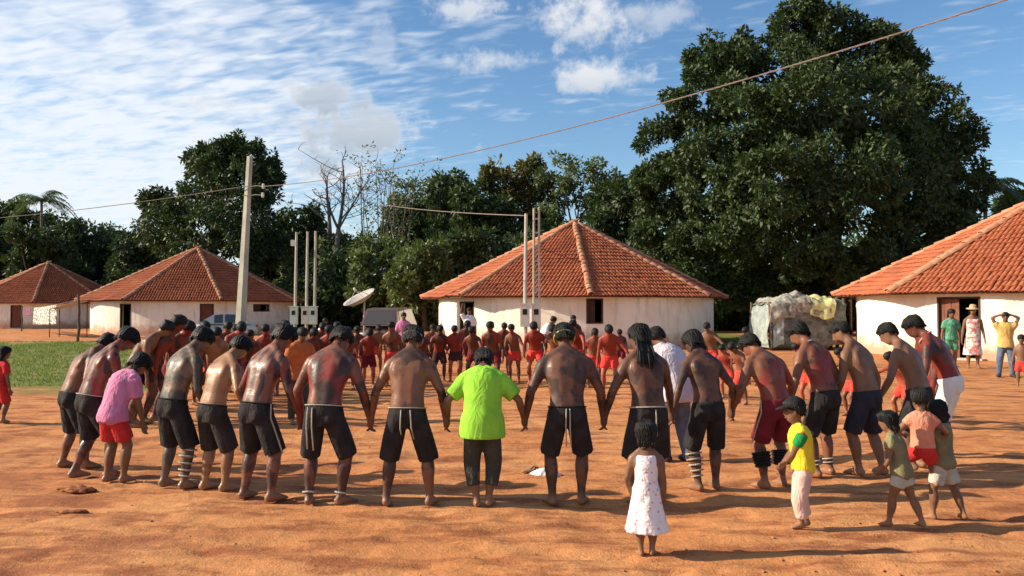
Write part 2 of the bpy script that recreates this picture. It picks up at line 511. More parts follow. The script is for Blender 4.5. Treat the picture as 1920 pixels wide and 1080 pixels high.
class House:
    def __init__(self, apex_px, D, vert_px, label, openings, single_tiles=0, single_ridge=True):
        cx = (apex_px - 960) / F * D
        self.c = np.array([cx, D, 0.])
        tocam = -self.c[:2] / np.linalg.norm(self.c[:2])
        self.rz = math.atan2(tocam[1], tocam[0]) + math.pi / 2
        self.e = empty('round_house', self.c, self.rz, label, 'house')
        self.v0 = self.phi(vert_px, RE)
        self.shell(openings)
        self.roof(single_tiles, single_ridge)

    def world(self, phi, r, z=0):
        lx, ly = math.sin(phi) * r, -math.cos(phi) * r
        c, s = math.cos(self.rz), math.sin(self.rz)
        return np.array([self.c[0] + lx * c - ly * s, self.c[1] + lx * s + ly * c, z])

    def phi(self, px, r):
        best = None
        for k in range(-900, 901):
            a = k / 900 * 1.45
            p = self.world(a, r)
            e = abs(960 + F * p[0] / p[1] - px)
            if best is None or e < best[0]:
                best = (e, a)
        return best[1]

    def sector(self, mb, a0, a1, z0, z1, r0, r1):
        k = max(2, int(abs(a1 - a0) / R(5)) + 1)
        A = np.linspace(a0, a1, k)
        V = []
        for a in A:
            s, c = math.sin(a), -math.cos(a)
            V += [(s * r1, c * r1, z0), (s * r1, c * r1, z1), (s * r0, c * r0, z1), (s * r0, c * r0, z0)]
        f = []
        for i in range(k - 1):
            for q in range(4):
                f.append((i * 4 + q, i * 4 + (q + 1) % 4, i * 4 + 4 + (q + 1) % 4, i * 4 + 4 + q))
        f += [(3, 2, 1, 0), tuple((k - 1) * 4 + q for q in range(4))]
        mb.add(V, f)

    def shell(self, openings):
        """openings: (kind, px0, px1, z0, z1, leaf)"""
        wall = MB()
        ops = sorted([(self.phi(a, RW), self.phi(b, RW), z0, z1, kind, leaf) for kind, a, b, z0, z1, leaf in openings])
        cur = -math.pi
        top = ZE + .085
        for a, b, z0, z1, kind, leaf in ops:
            self.sector(wall, cur, a, -.3, top, RW - .28, RW)
            self.sector(wall, a, b, z1, top, RW - .28, RW)
            if z0 > .02:
                self.sector(wall, a, b, -.3, z0, RW - .28, RW)
            cur = b
        self.sector(wall, cur, math.pi, -.3, top, RW - .28, RW)
        w = wall.build('wall', M['wall'], self.e)
        fl = MB()
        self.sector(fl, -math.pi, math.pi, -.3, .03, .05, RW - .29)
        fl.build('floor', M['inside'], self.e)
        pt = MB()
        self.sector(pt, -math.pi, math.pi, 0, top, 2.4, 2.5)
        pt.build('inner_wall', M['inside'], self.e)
        for a, b, z0, z1, kind, leaf in ops:
            fr = MB()
            t = .06 / RW
            self.sector(fr, a, a + t, z0, z1, RW - .16, RW + .012)
            self.sector(fr, b - t, b, z0, z1, RW - .16, RW + .012)
            self.sector(fr, a + t, b - t, z1 - .06, z1, RW - .16, RW + .010)
            if kind == 'window':
                self.sector(fr, a + t, b - t, z0, z0 + .06, RW - .16, RW + .03)
            root = fr.build('window_frame' if kind == 'window' else 'door_frame', M['dark_wood'], self.e)
            if leaf:
                pl = 4 if kind == 'window' else 5
                fa, fb = (a + t, b - t) if leaf == 1 else (a + t, a + t + (b - a - 2 * t) * leaf)
                for i in range(pl):
                    p = MB()
                    g = (fb - fa) / pl
                    self.sector(p, fa + i * g + .0006, fa + (i + 1) * g - .0006, z0 + .065 if kind == 'window' else z0 + .04, z1 - .07,
                                RW - .13 - .008 * (i % 2), RW - .09 - .008 * (i % 2))
                    p.build('shutter_board' if kind == 'window' else 'door_board', M['red_wood'] if kind == 'door' else M['dark_wood'], root)
            if kind == 'door':
                st = MB()
                self.sector(st, a - .02, b + .02, -.1, .07, RW - .05, RW + .34)
                st.build('doorstep', M['stone'], self.e)

    def roof(self, single, single_ridge):
        deck = MB()
        vs = [self.v0 + k * math.pi / 4 for k in range(8)]
        P = [np.array([math.sin(a) * RE, -math.cos(a) * RE, ZE]) for a in vs]
        A = np.array([0, 0, ZA])
        for k in range(8):
            p, q = P[k], P[(k + 1) % 8]
            dn = np.array([0, 0, -.07])
            deck.add([p, q, A, p + dn, q + dn, A + dn], [(0, 1, 2), (5, 4, 3), (0, 3, 4, 1)])
        roof = deck.build('roof', M['deck'], self.e)
        cand = []
        for k in range(8):
            p, q = P[k], P[(k + 1) % 8]
            X = (q - p) / np.linalg.norm(q - p)
            mid = (p + q) / 2
            Y = (A - mid)
            L = np.linalg.norm(Y)
            Y /= L
            Z = np.cross(X, Y)
            Wd = np.linalg.norm(q - p)
            cols = int(Wd / TW)
            am = (vs[k] + math.pi / 8 + math.pi) % (2 * math.pi) - math.pi
            if abs(am) > 2.3:
                continue                              # the slopes no view can reach keep the plain deck
            for c in range(cols):
                u = (c - (cols - 1) / 2) * TW
                vmax = L * (1 - abs(u) / (Wd / 2)) + .12
                r = 0
                while r * TL - .08 < vmax - .12:
                    v = r * TL - .10
                    jit = rng.normal(0, .010, 3)
                    o = mid + X * (u + jit[0]) + Y * (v + jit[1]) + Z * (.008 + abs(jit[2]) * .6)
                    o[2] += .09 * (vnoise(np.array([u * .7 + 9 * k]), np.array([v * .7]), 6)[0] - .5)
                    cand.append((o, X, Y, Z))
                    r += 1
        vis = []
        if single:                                   # the tiles that show largest are pieces of their own
            c, s = math.cos(self.rz), math.sin(self.rz)
            sc = []
            for i, (o, X, Y, Z) in enumerate(cand):
                w = self.c + np.array([o[0] * c - o[1] * s, o[0] * s + o[1] * c, o[2]])
                zw = np.array([Z[0] * c - Z[1] * s, Z[0] * s + Z[1] * c, Z[2]])
                px, py = 960 + F * w[0] / w[1], HOR - F * (w[2] - CH) / w[1]
                if px < 1935 and np.dot(zw, np.array([0, 0, CH]) - w) > 0.5:
                    sc.append((w[1], i))
            vis = [i for _, i in sorted(sc)[:single]]
            tm = bpy.data.meshes.new('tile')
            tm.from_pydata(TV.tolist(), [], TF)
            tm.polygons.foreach_set('use_smooth', [True] * len(tm.polygons))
            tm.materials.append(M['tile'])
            for i in vis:
                t = link('tile', tm, None, roof)
                frame_to(t, *[cand[i][k] for k in (1, 2, 3, 0)])
        vs_ = set(vis)
        mb = MB()
        for i, (o, X, Y, Z) in enumerate(cand):
            if i not in vs_:
                mb.add(o + TV[:, :1] * X + TV[:, 1:2] * Y + TV[:, 2:] * Z, TF)
        tag(mb.build('roof_tiles', M['tile'], roof, True), kind='stuff')
        rm = bpy.data.meshes.new('ridge_tile')
        rm.from_pydata(RV.tolist(), [], RF)
        rm.polygons.foreach_set('use_smooth', [True] * len(rm.polygons))
        rm.materials.append(M['ridge'])
        joined = MB()
        for k in range(8):
            Y = A - P[k]
            L = np.linalg.norm(Y)
            Y /= L
            X = np.cross(Y, (0, 0, 1))
            X /= np.linalg.norm(X)
            Z = np.cross(X, Y)
            n = int(L / .43)
            a = (vs[k] + math.pi) % (2 * math.pi) - math.pi
            for i in range(n):
                o = P[k] + Y * (i * .43 - .06) + Z * (.045 + rng.normal(0, .008)) + X * rng.normal(0, .012)
                if single_ridge and abs(a) < 1.9:
                    frame_to(link('ridge_tile', rm, None, roof), X, Y, Z, o)
                else:
                    joined.add(o + RV[:, :1] * X + RV[:, 1:2] * Y + RV[:, 2:] * Z, RF)
        cap = MB()
        cap.tube([(0, 0, ZA - .1), (0, 0, ZA + .10), (0, 0, ZA + .17)], [.26, .18, .05], n=10)
        cap.build('apex_cap', M['ridge'], roof, True)
        if joined.n:
            tag(joined.build('ridge_tiles', M['ridge'], roof, True), kind='stuff')


h_mid = House(1077, 40.0, 1108, 'round whitewashed house with octagonal tiled roof behind the far dancers, two thin poles before it',
              [('door', 862, 889, .03, 2.0, 0), ('window', 1099, 1131, 1.05, 2.1, .55)])
h_two = House(370, 57.0, 416, 'round house with red tiled roof behind the tall concrete pole and silver car',
              [('door', 225, 246, .03, 2.0, 0), ('door', 375, 401, .03, 2.0, 1), ('window', 475, 505, 1.5, 2.0, .5)])
h_one = House(90, 75.0, 62, 'most distant round house with tiled roof at the edge of the forest',
              [('door', 20, 41, .03, 2.0, 1)], 0, False)
h_right = House(1972, 30.0, 1668, 'near round house with orange tiled roof and people in its open doorway',
                [('door', 1757, 1838, .03, 2.06, .5)], 300)  # brown half leaf stands in for the shaded wall of the recess

# ------------------------------------------------------------------ trees
M['mango'] = mat_leaf('mango_leaf', (.020, .040, .011), (.060, .090, .022), (.036, .058, .014), .16, .58)
M['green1'] = mat_leaf('forest_leaf', (.026, .050, .016), (.064, .090, .028), (.038, .060, .020), .2, .6)
M['green2'] = mat_leaf('pale_leaf', (.060, .090, .030), (.13, .155, .055), (.09, .11, .04), .25, .5)
M['green3'] = mat_leaf('yellow_leaf', (.065, .085, .022), (.13, .125, .03), (.13, .075, .025), .25, .5)
M['palm'] = mat_leaf('palm_leaf', (.060, .095, .030), (.10, .14, .04), None, .25, .4)
M['bark'] = mat_plain('bark', (.12, .085, .06), (.07, .05, .036), 5, .95, .1, .8, .04, 18)
M['pale_bark'] = mat_plain('dead_bark', (.20, .165, .135), (.12, .10, .085), 4, .95, .1, .6, .03, 20)


def leaf_cloud(centres, outward, per, spread, size, r_):
    """leaf clumps: each centre carries a rosette of 'per' rhombic leaves"""
    n = len(centres)
    C = np.repeat(centres, per, 0)
    O = np.repeat(outward, per, 0)
    N = n * per
    d = r_.normal(0, 1, (N, 3)) + O * .9
    d /= np.linalg.norm(d, axis=1)[:, None]
    base = C + d * spread * r_.uniform(.15, 1.0, (N, 1))
    ax = d + r_.normal(0, .5, (N, 3)) + np.array([0, 0, -.35])
    ax /= np.linalg.norm(ax, axis=1)[:, None]
    sd = np.cross(ax, r_.normal(0, 1, (N, 3)) + np.array([0, 0, .6]))
    sd /= np.linalg.norm(sd, axis=1)[:, None] + 1e-9
    L = size * r_.uniform(.65, 1.25, (N, 1))
    Wd = L * r_.uniform(.17, .26, (N, 1))
    mid = base + ax * L * .5
    V = np.stack([base, mid + sd * Wd, base + ax * L, mid - sd * Wd], 1).reshape(-1, 3)
    return V


def lobes_mesh(name, lobes, per, leaf, dens, seed, spread=.32, tuft=14):
    """lobes: (centre, radius[, squash]); leaf clumps over and inside every lobe, denser near the skin, ragged"""
    r_ = np.random.default_rng(seed)
    cs, os_ = [], []
    for c, rad in lobes:
        k = max(8, int(dens))
        d = r_.normal(0, 1, (k, 3))
        d /= np.linalg.norm(d, axis=1)[:, None]
        sub = np.asarray(c) + d * (rad * r_.uniform(.35, .98, (k, 1)) ** .6) * np.array([1, 1, .9])
        for q in range(k):                      # every lobe is a heap of small tufts with dark gaps between them
            m_ = max(5, int(tuft * r_.uniform(.6, 1.3)))
            g = r_.normal(0, 1, (m_, 3))
            g /= np.linalg.norm(g, axis=1)[:, None]
            cs.append(sub[q] + g * (rad * r_.uniform(.20, .34)) * r_.uniform(.5, 1.0, (m_, 1)) ** .5 * np.array([1, 1, .75]))
            os_.append(g * .7 + d[q] * .5)
    V = leaf_cloud(np.concatenate(cs), np.concatenate(os_), per, spread, leaf, r_)
    return fastmesh(name, V, np.arange(len(V)).reshape(-1, 4))


def limb(mb, a, b, r0, r1, r_, bend=.12, n=6):
    a, b = np.asarray(a, float), np.asarray(b, float)
    L = np.linalg.norm(b - a)
    off = r_.normal(0, bend * L, 3)
    t = np.linspace(0, 1, n)
    P = a + np.outer(t, b - a) + np.outer(np.sin(t * math.pi), off)
    mb.tube(P, r0 + (r1 - r0) * t, n=8)
    return P


def tree(px, d, lobes_px, label, mat, name='broadleaf_tree', leaf=.42, per=14, dens=9.0, seed=1, base_px=None, trunk=.35, spread=.34, group=None, tuft=14):
    """lobes_px: (px, py, radius px, depth offset)"""
    base = np.array([((base_px or px) - 960) / F * d, d, 0.0])
    e = empty(name, base, 0, label, 'tree', group)
    r_ = np.random.default_rng(seed)
    lob = []
    for q in lobes_px:
        dd = d + q[3]
        p = at(q[0], q[1], dd)
        lob.append((p - base, q[2] / F * dd))
    tr = MB()
    ctr = np.mean([c for c, _ in lob], 0)
    top = max(c[2] for c, _ in lob)
    P = limb(tr, (0, 0, -.3), (ctr[0] * .4, ctr[1] * .3, top * .62), trunk, trunk * .45, r_, .03, 8)
    for c, rad in sorted(lob, key=lambda q: -q[1])[:14]:
        s = P[r_.integers(2, 7)]
        limb(tr, s, c, trunk * .35, .05, r_, .08)
    tr.build('trunk', M['bark'], e, True)
    me = lobes_mesh('crown', lob, per, leaf, dens, seed, spread, tuft)
    link('crown', me, mat, e)
    return e


# the great mango tree
big = [(1350, 118, 58, 0), (1325, 190, 66, -2), (1268, 275, 62, 0), (1252, 350, 58, -1), (1246, 428, 58, 0), (1300, 480, 68, -2), (1395, 100, 46, 1),
       (1505, 52, 58, 0), (1560, 72, 68, 1), (1632, 92, 62, 0), (1678, 132, 56, 0), (1450, 140, 74, -2), (1405, 235, 84, -5), (1520, 190, 92, -6),
       (1640, 205, 92, -5), (1735, 218, 74, -1), (1782, 275, 62, 0), (1798, 352, 58, 0), (1790, 420, 56, 0), (1700, 330, 92, -5), (1585, 330, 100, -8), (1452, 350, 92, -8),
       (1375, 420, 80, -5), (1490, 455, 84, -6), (1610, 465, 84, -5), (1718, 438, 78, -3), (1340, 320, 78, -5), (1330, 540, 46, -2), (1440, 540, 48, -2),
       (1560, 300, 110, 4), (1450, 300, 110, 5), (1660, 340, 110, 5), (1540, 180, 100, 4), (1400, 420, 90, 5), (1600, 520, 60, 0), (1530, 530, 60, -2)]
tree(1530, 52.0, big, 'huge dark mango tree towering behind the houses', M['mango'], 'mango_tree', leaf=.34, per=12, dens=26, seed=3, trunk=.8, spread=.28, tuft=23)
tree(405, 70.0, [(430, 300, 42, 0), (470, 300, 36, 0), (395, 330, 52, -1), (460, 350, 60, -2), (345, 380, 48, -1), (290, 385, 30, 0), (310, 425, 48, -2), (400, 420, 66, -4),
                 (480, 420, 60, -2), (350, 470, 56, -3), (440, 490, 62, -3), (505, 470, 42, 0), (420, 360, 70, 4), (440, 275, 24, 0), (505, 325, 24, 0), (380, 300, 30, 0)],
     'tall dark domed tree rising behind the concrete pole', M['mango'], 'mango_tree', leaf=.40, per=10, dens=21, seed=5, trunk=.5, spread=.34, tuft=14)


def auto_lobes(cx, top, w, bot, n, seed):
    r_ = np.random.default_rng(seed)
    out = []
    h = bot - top
    for i in range(n):
        t = (i + .5) / n
        y = top + h * (.10 + .85 * t)
        half = w / 2 * (0.55 + .55 * math.sin(min(1.0, t * 1.15 + .18) * math.pi * .62))
        rad = w * r_.uniform(.19, .28)
        x = cx + (half - rad * .6) * (r_.uniform(.4, 1) * (-1 if i % 2 else 1)) * (0.5 if i == 0 else 1)
        out.append((x, y + (rad * .5 if i == 0 else 0), rad, r_.uniform(-2.5, 2)))
    out.append((cx, top + h * .38, w * .33, 1)); out.append((cx, top + h * .66, w * .36, 1))
    return out


FOREST = [  # px, top, width, bottom, distance, leaf kind, lobes, label
    (12, 350, 90, 600, 92, 'green1', 10, 'dark forest tree cut off by the photo edge behind the farthest house'),
    (160, 402, 170, 600, 96, 'green1', 12, 'low wide dark forest tree behind the farthest house'),
    (245, 425, 90, 600, 90, 'green1', 9, 'rounded shrubby tree in the dip between palm and domed tree'),
    (60, 372, 120, 610, 97, 'green1', 11, 'dark forest tree standing around the palm trunk'),
    (120, 392, 120, 610, 93, 'green1', 11, 'dark forest tree just right of the palm'),
    (205, 408, 110, 610, 95, 'green1', 10, 'low forest tree left of the dip before the domed tree'),
    (275, 415, 110, 610, 86, 'green1', 10, 'dark tree filling the dip before the domed tree'),
    (72, 402, 120, 610, 81, 'green1', 11, 'dark tree hiding the trunk of the palm'),
    (1300, 440, 200, 620, 64, 'green1', 11, 'dark tree under the near side of the great mango'),
    (1440, 440, 200, 620, 63, 'green1', 11, 'dark tree behind the tarpaulin shelter under the great mango'),
    (1620, 430, 220, 620, 63, 'green1', 11, 'dark tree behind the near roof under the great mango'),
    (-75, 380, 150, 610, 90, 'green1', 10, 'forest tree beyond the photo edge past the farthest house'),
    (-190, 370, 170, 610, 86, 'green1', 10, 'forest tree well beyond the photo edge past the farthest house'),
    (95, 470, 130, 610, 88, 'green1', 9, 'dark low tree right behind the farthest tiled roof'),
    (565, 366, 140, 600, 80, 'green1', 11, 'dark rounded tree between the concrete pole and the dead tree'),
    (600, 470, 130, 610, 66, 'green1', 9, 'dark tree behind the three meter posts'),
    (845, 292, 100, 600, 78, 'green1', 13, 'narrow dark tree right of the dead tree'),
    (905, 318, 130, 600, 72, 'green1', 12, 'dark tree behind the left slope of the house with two poles'),
    (975, 268, 150, 600, 76, 'green3', 14, 'tree with yellowing and rusty leaves behind the house'),
    (1078, 264, 180, 600, 74, 'green2', 14, 'spreading pale green tree behind the roof peak of the house'),
    (1165, 312, 110, 600, 66, 'green1', 12, 'dark tree between the pale tree and the great mango'),
    (785, 304, 130, 590, 86, 'green2', 12, 'thin grey green tree next to the dead tree'),
    (720, 430, 120, 610, 64, 'green2', 11, 'bushy pale tree behind the satellite dish'),
    (800, 440, 140, 610, 60, 'green2', 11, 'bushy tree left of the house with two poles'),
    (890, 420, 120, 600, 62, 'green1', 11, 'shaded tree above the left eave of the house with two poles'),
    (1180, 440, 130, 610, 58, 'green1', 10, 'dark tree above the right eave of the house with two poles'),
    (1905, 335, 70, 560, 60, 'green1', 8, 'small dark tree top peeping over the near tiled roof'),
    (1030, 420, 160, 600, 64, 'green1', 11, 'dark tree directly behind the roof peak'),
    (655, 432, 120, 600, 76, 'green2', 10, 'scrubby tree under the dead branches'),
    (520, 400, 110, 600, 76, 'green1', 10, 'dark tree just right of the concrete pole'),
    (625, 425, 120, 600, 82, 'green1', 10, 'dark tree at the foot of the dead tree'),
    (770, 350, 110, 600, 84, 'green1', 11, 'dark tree behind the sparse spindly trees'),
]
for i, (cx, top, w, bot, d, k, n, lab) in enumerate(FOREST):
    tree(cx, d, auto_lobes(cx, top, w, bot, n, 40 + i), lab, M[k], leaf=.54 if k != 'green2' else .46, per=8, dens=16 if k != 'green2' else 14, seed=60 + i, trunk=.28, spread=.36, tuft=8,
         group='trees of the forest edge')

# undergrowth closing the forest floor
ug = [(at(px, 590, d + rng.uniform(-2, 2)) + np.array([0, 0, .3]), rng.uniform(1.6, 3.0)) for d, px in [(rng.uniform(62, 92), x) for x in np.linspace(-200, 2150, 70)]]
ug = [q for q in ug if not ((960 + F * q[0][0] / q[0][1] < 330 and q[0][1] < 87) or (960 + F * q[0][0] / q[0][1] < 620 and q[0][1] < 64))]
ug = [q for q in ug if not (500 < 960 + F * q[0][0] / q[0][1] < 560 and q[0][1] < 60)]
tag(link('undergrowth', lobes_mesh('undergrowth', ug, 8, .54, 15, 9, .36, 8), M['green1']), 'dark green undergrowth along the forest floor', 'undergrowth', kind='stuff')


def dead_tree():
    b = np.array([(628 - 960) / F * 72, 72, 0])
    e = empty('dead_tree', b, 0, 'bare leafless dead tree with upright branches against the cloud', 'tree')
    r_ = np.random.default_rng(8)
    tr = MB()
    P = lambda px, py, dz=0: at(px, py, 72 + dz) - b
    limb(tr, (0, 0, -.2), P(634, 430), .30, .22, r_, .01)
    stems = [((634, 430), (612, 330), .13), ((634, 430), (640, 300), .17), ((634, 430), (690, 335), .10), ((618, 440), (610, 355), .20), ((640, 410), (668, 380), .08)]
    tr2 = MB()
    for a, q, w in stems:
        pts = limb(tr2, P(*a), P(*q, r_.uniform(-1, 1)), w, w * .4, r_, .03, 6)
        for j in range(7):
            s = pts[r_.integers(1, 6)]
            t = s + np.array([r_.normal(0, 1.6), r_.normal(0, .8), r_.uniform(.6, 2.4)])
            p2 = limb(tr2, s, t, w * .35, .02, r_, .08, 5)
            for k in range(3):
                s2 = p2[r_.integers(1, 5)]
                limb(tr2, s2, s2 + np.array([r_.normal(0, .7), r_.normal(0, .5), r_.uniform(.1, 1.1)]), .028, .012, r_, .08, 4)
    tr.build('trunk', M['pale_bark'], e, True)
    tr2.build('branches', M['pale_bark'], e, True)


dead_tree()


def bare_saplings(px, label, d, top, seed):
    b = np.array([(px - 960) / F * d, d, 0])
    e = empty('sparse_tree', b, 0, label, 'tree', 'trees of the forest edge')
    r_ = np.random.default_rng(seed)
    tr = MB()
    ends = []
    for j in range(9):
        t = at(px + r_.uniform(-38, 38), top + r_.uniform(0, 60), d + r_.uniform(-1, 1)) - b
        pts = limb(tr, (r_.normal(0, .3), r_.normal(0, .3), -.2), t, .09, .025, r_, .03, 7)
        for k in range(9):
            s = pts[r_.integers(3, 7)]
            q = s + np.array([r_.normal(0, .9), r_.normal(0, .5), r_.uniform(.2, 1.6)])
            limb(tr, s, q, .03, .012, r_, .08, 4)
            ends.append(q)
    tr.build('trunk', M['pale_bark'], e, True)
    C = np.repeat(np.array(ends), 2, 0) + r_.normal(0, .35, (len(ends) * 2, 3))
    V = leaf_cloud(C, np.tile([0, 0, .3], (len(C), 1)), 5, .4, .34, r_)
    link('crown', fastmesh('crown', V, np.arange(len(V)).reshape(-1, 4)), M['green2'], e)


bare_saplings(705, 'sparse spindly tree with few leaves beside the dead tree', 78, 300, 3)
bare_saplings(745, 'second sparse spindly tree, right of the dead one', 76, 310, 4)


def palm(px, top_py, d, label, seed, L=3.4, n=22):
    b = np.array([(px - 960) / F * d, d, 0])
    e = empty('palm_tree', b, 0, label, 'tree')
    r_ = np.random.default_rng(seed)
    top = at(px, top_py, d) - b
    tr = MB()
    limb(tr, (0, 0, -.2), top, .20, .13, r_, .01, 8)
    tr.build('trunk', M['pale_bark'], e, True)
    fr = []
    for i in range(n):
        a, up = i * 2.399, r_.uniform(-.25, 1.1)
        t = np.linspace(0, 1, 14)
        hx = np.array([math.cos(a), math.sin(a), 0])
        P = top + np.outer(t * L * math.cos(up * .8), hx) + np.outer(t * L * math.sin(up) - t ** 2.2 * L * .75, (0, 0, 1))
        sd = np.cross(hx, (0, 0, 1))
        for j in range(1, 14):
            for s in (-1, 1):
                for o in (0, .5):
                    p = P[j] * (1 - o) + P[j - 1] * o
                    l = .75 * math.sin(min(1, t[j] * 1.1 + .12) * math.pi * .85) + .12
                    tip = p + sd * s * l * .8 + hx * l * .35 - np.array([0, 0, l * r_.uniform(.3, .8)])
                    w = hx * .045
                    fr.append([p - w, (p + tip) / 2 + w * 1.2, tip, (p + tip) / 2 - w * 1.2])
    V = np.array(fr).reshape(-1, 3)
    link('crown', fastmesh('crown', V, np.arange(len(V)).reshape(-1, 4)), M['palm'], e)


palm(75, 372, 84, 'palm tree with feathery fronds rising over the forest edge', 3)
palm(1850, 345, 56, 'palm fronds showing past the edge of the great mango tree', 6, L=3.0)

# ------------------------------------------------------------------ poles, wires, dish, shelter, cars, clothes line
M['concrete'] = mat_plain('pole_concrete', (.50, .45, .37), (.38, .33, .27), 2.2, .9, .2, .35, .01, 40)
M['metal'] = mat_plain('galvanised', (.42, .40, .37), (.28, .26, .24), 5, .5, .5, .15, .005, 50, .6)
M['white_paint'] = mat_plain('white_box', (.78, .74, .66), (.66, .60, .50), 5, .7, .3)
M['cable'] = mat_plain('cable', (.26, .19, .17), (.17, .13, .115), 6, .8, .2)
M['black'] = mat_plain('black_rubber', (.02, .02, .02), (.035, .033, .03), 8, .8, .3)
M['post_wood'] = mat_plain('grey_post_wood', (.17, .10, .065), (.10, .06, .04), 6, .95, .1, .6, .02, 30)

pb, pt_ = at(449, 650, 36), at(466, 292, 36)
pb[2] = -.4
e = empty('power_pole', (pb[0], pb[1], 0), 0, 'tall tapered concrete power pole rising behind the left dancers', 'pole')
o = np.array([pb[0], pb[1], 0])
mb = MB()
H_ = np.linspace(0, 1, 8)
mb.tube([pb - o + (pt_ - pb) * t for t in H_], .25 - .125 * H_, .19 - .09 * H_, n=4, hint=(1, .25, 0))
mb.build('shaft', M['concrete'], e)
for zf in (.845, .80):
    q = pb - o + (pt_ - pb) * zf
    mb = MB()
    mb.tube([q + (-.17, -.13, 0), q + (.17, -.13, 0)], .022, n=8)
    mb.tube([q + (.15, -.13, 0), q + (.42, -.15, .03), q + (.75, -.2, .0)], .022, n=8)
    mb.build('bracket', M['metal'], e)
    mb = MB()
    for k, rr in enumerate((.05, .07, .045, .07, .05)):
        mb.tube([q + (.75, -.2, -.1 + k * .045), q + (.75, -.2, -.06 + k * .045)], rr, n=10)
    mb.build('insulator', M['white_paint'], e)
hang = pb + (pt_ - pb) * .845 + np.array([.75, -.2, 0.])
hang[2] = (pb + (pt_ - pb) * .845)[2]


def wire(name, label, a, b, sag, r, mat, twist=False, n=60):
    a, b = np.asarray(a, float), np.asarray(b, float)
    t = np.linspace(0, 1, n)
    P = a + np.outer(t, b - a)
    P[:, 2] -= sag * 4 * t * (1 - t)
    mb = MB()
    if twist:
        L = np.linalg.norm(b - a)
        for ph in (0, 2.1, 4.2):
            an = t * L / .55 * 2 * math.pi + ph
            mb.tube(P + np.stack([np.zeros(n), np.cos(an) * r, np.sin(an) * r], 1), r * .8, n=5)
    else:
        mb.tube(P, r, n=5)
    return tag(mb.build(name, mat, None, True), label, 'cable')


near_end = at(2250, -120, 10.5)
wire('overhead_cable', 'twisted brown service cable sagging across the sky above the mango tree', hang, near_end, .62, .0095, M['cable'], True, 900)
wire('overhead_cable', 'thin cable running from the concrete pole towards the far forest', pb + (pt_ - pb) * .845 + np.array([-.17, -.13, 0]), at(-300, 425, 44), .35, .018, M['cable'])
e = empty('power_pole', (near_end[0], near_end[1], 0), 0, 'concrete pole out of view carrying the twisted cable', 'pole')
mb = MB()
mb.tube([(0, .25, -.3), (0, .25, 3.5), (0, .25, near_end[2] + .6)], [.22, .18, .13], n=4)
mb.build('shaft', M['concrete'], e)


def meter_post(px, top, base_py, d, label, box=True, lat=False, plate=False):
    p = np.array([(px - 960) / F * d, d, 0])
    e = empty('meter_post', p, 0, label, 'post', 'electric meter posts')
    h = at(px, top, d)[2]
    mb = MB()
    if lat:                                  # post of two rails with rungs between
        for s in (-.11, .11):
            mb.tube([(s, 0, -.2), (s * .9, 0, h)], .045, n=6)
        mb.build('rail', M['concrete'], e)
        for k in range(int(h / .55)):
            r = MB()
            r.box((0, 0, .8 + k * .55), (.2, .05, .06))
            if .8 + k * .55 < h - .1:
                r.build('rung', M['concrete'], e)
    else:
        mb.tube([(0, 0, -.2), (0, 0, h * .5), (.03, 0, h)], [.085, .075, .06], n=8)
        mb.build('shaft', M['concrete'], e)
    if box:
        b = MB()
        zb = at(px, 592, d)[2]
        b.box((-.02, -.18, zb), (.36, .22, .85))
        bo = b.build('meter_box', M['white_paint'], e)
        g = MB()
        g.box((-.02, -.295, zb + .15), (.18, .012, .22))
        g.build('meter_window', M['black'], bo)
        g = MB()
        g.box((-.02, -.19, zb + .455), (.44, .30, .05))
        g.build('box_hood', M['white_paint'], bo)
    if plate:
        b = MB()
        b.box((-.12, -.1, h - .55), (.22, .06, .30))
        b.build('lamp_box', M['white_paint'], e)
    return p + np.array([0, 0, h])


meter_post(554, 435, 640, 40, 'slim concrete meter post with small white box near its top', True, False, True)
meter_post(575, 434, 640, 41, 'middle one of three slim concrete meter posts with white boxes')
meter_post(590, 433, 640, 40, 'slim concrete meter post of the three, nearest the satellite dish')
mp = meter_post(985, 400, 640, 31, 'plain slim pole with white meter box before the tiled house')
meter_post(1006, 390, 640, 31.3, 'ladder-like twin-rail pole before the tiled house', True, True)
wire('overhead_cable', 'thin brown wire running to the poles before the house with window', mp - np.array([0, 0, .08]), at(700, 380, 60), .15, .022, M['cable'])


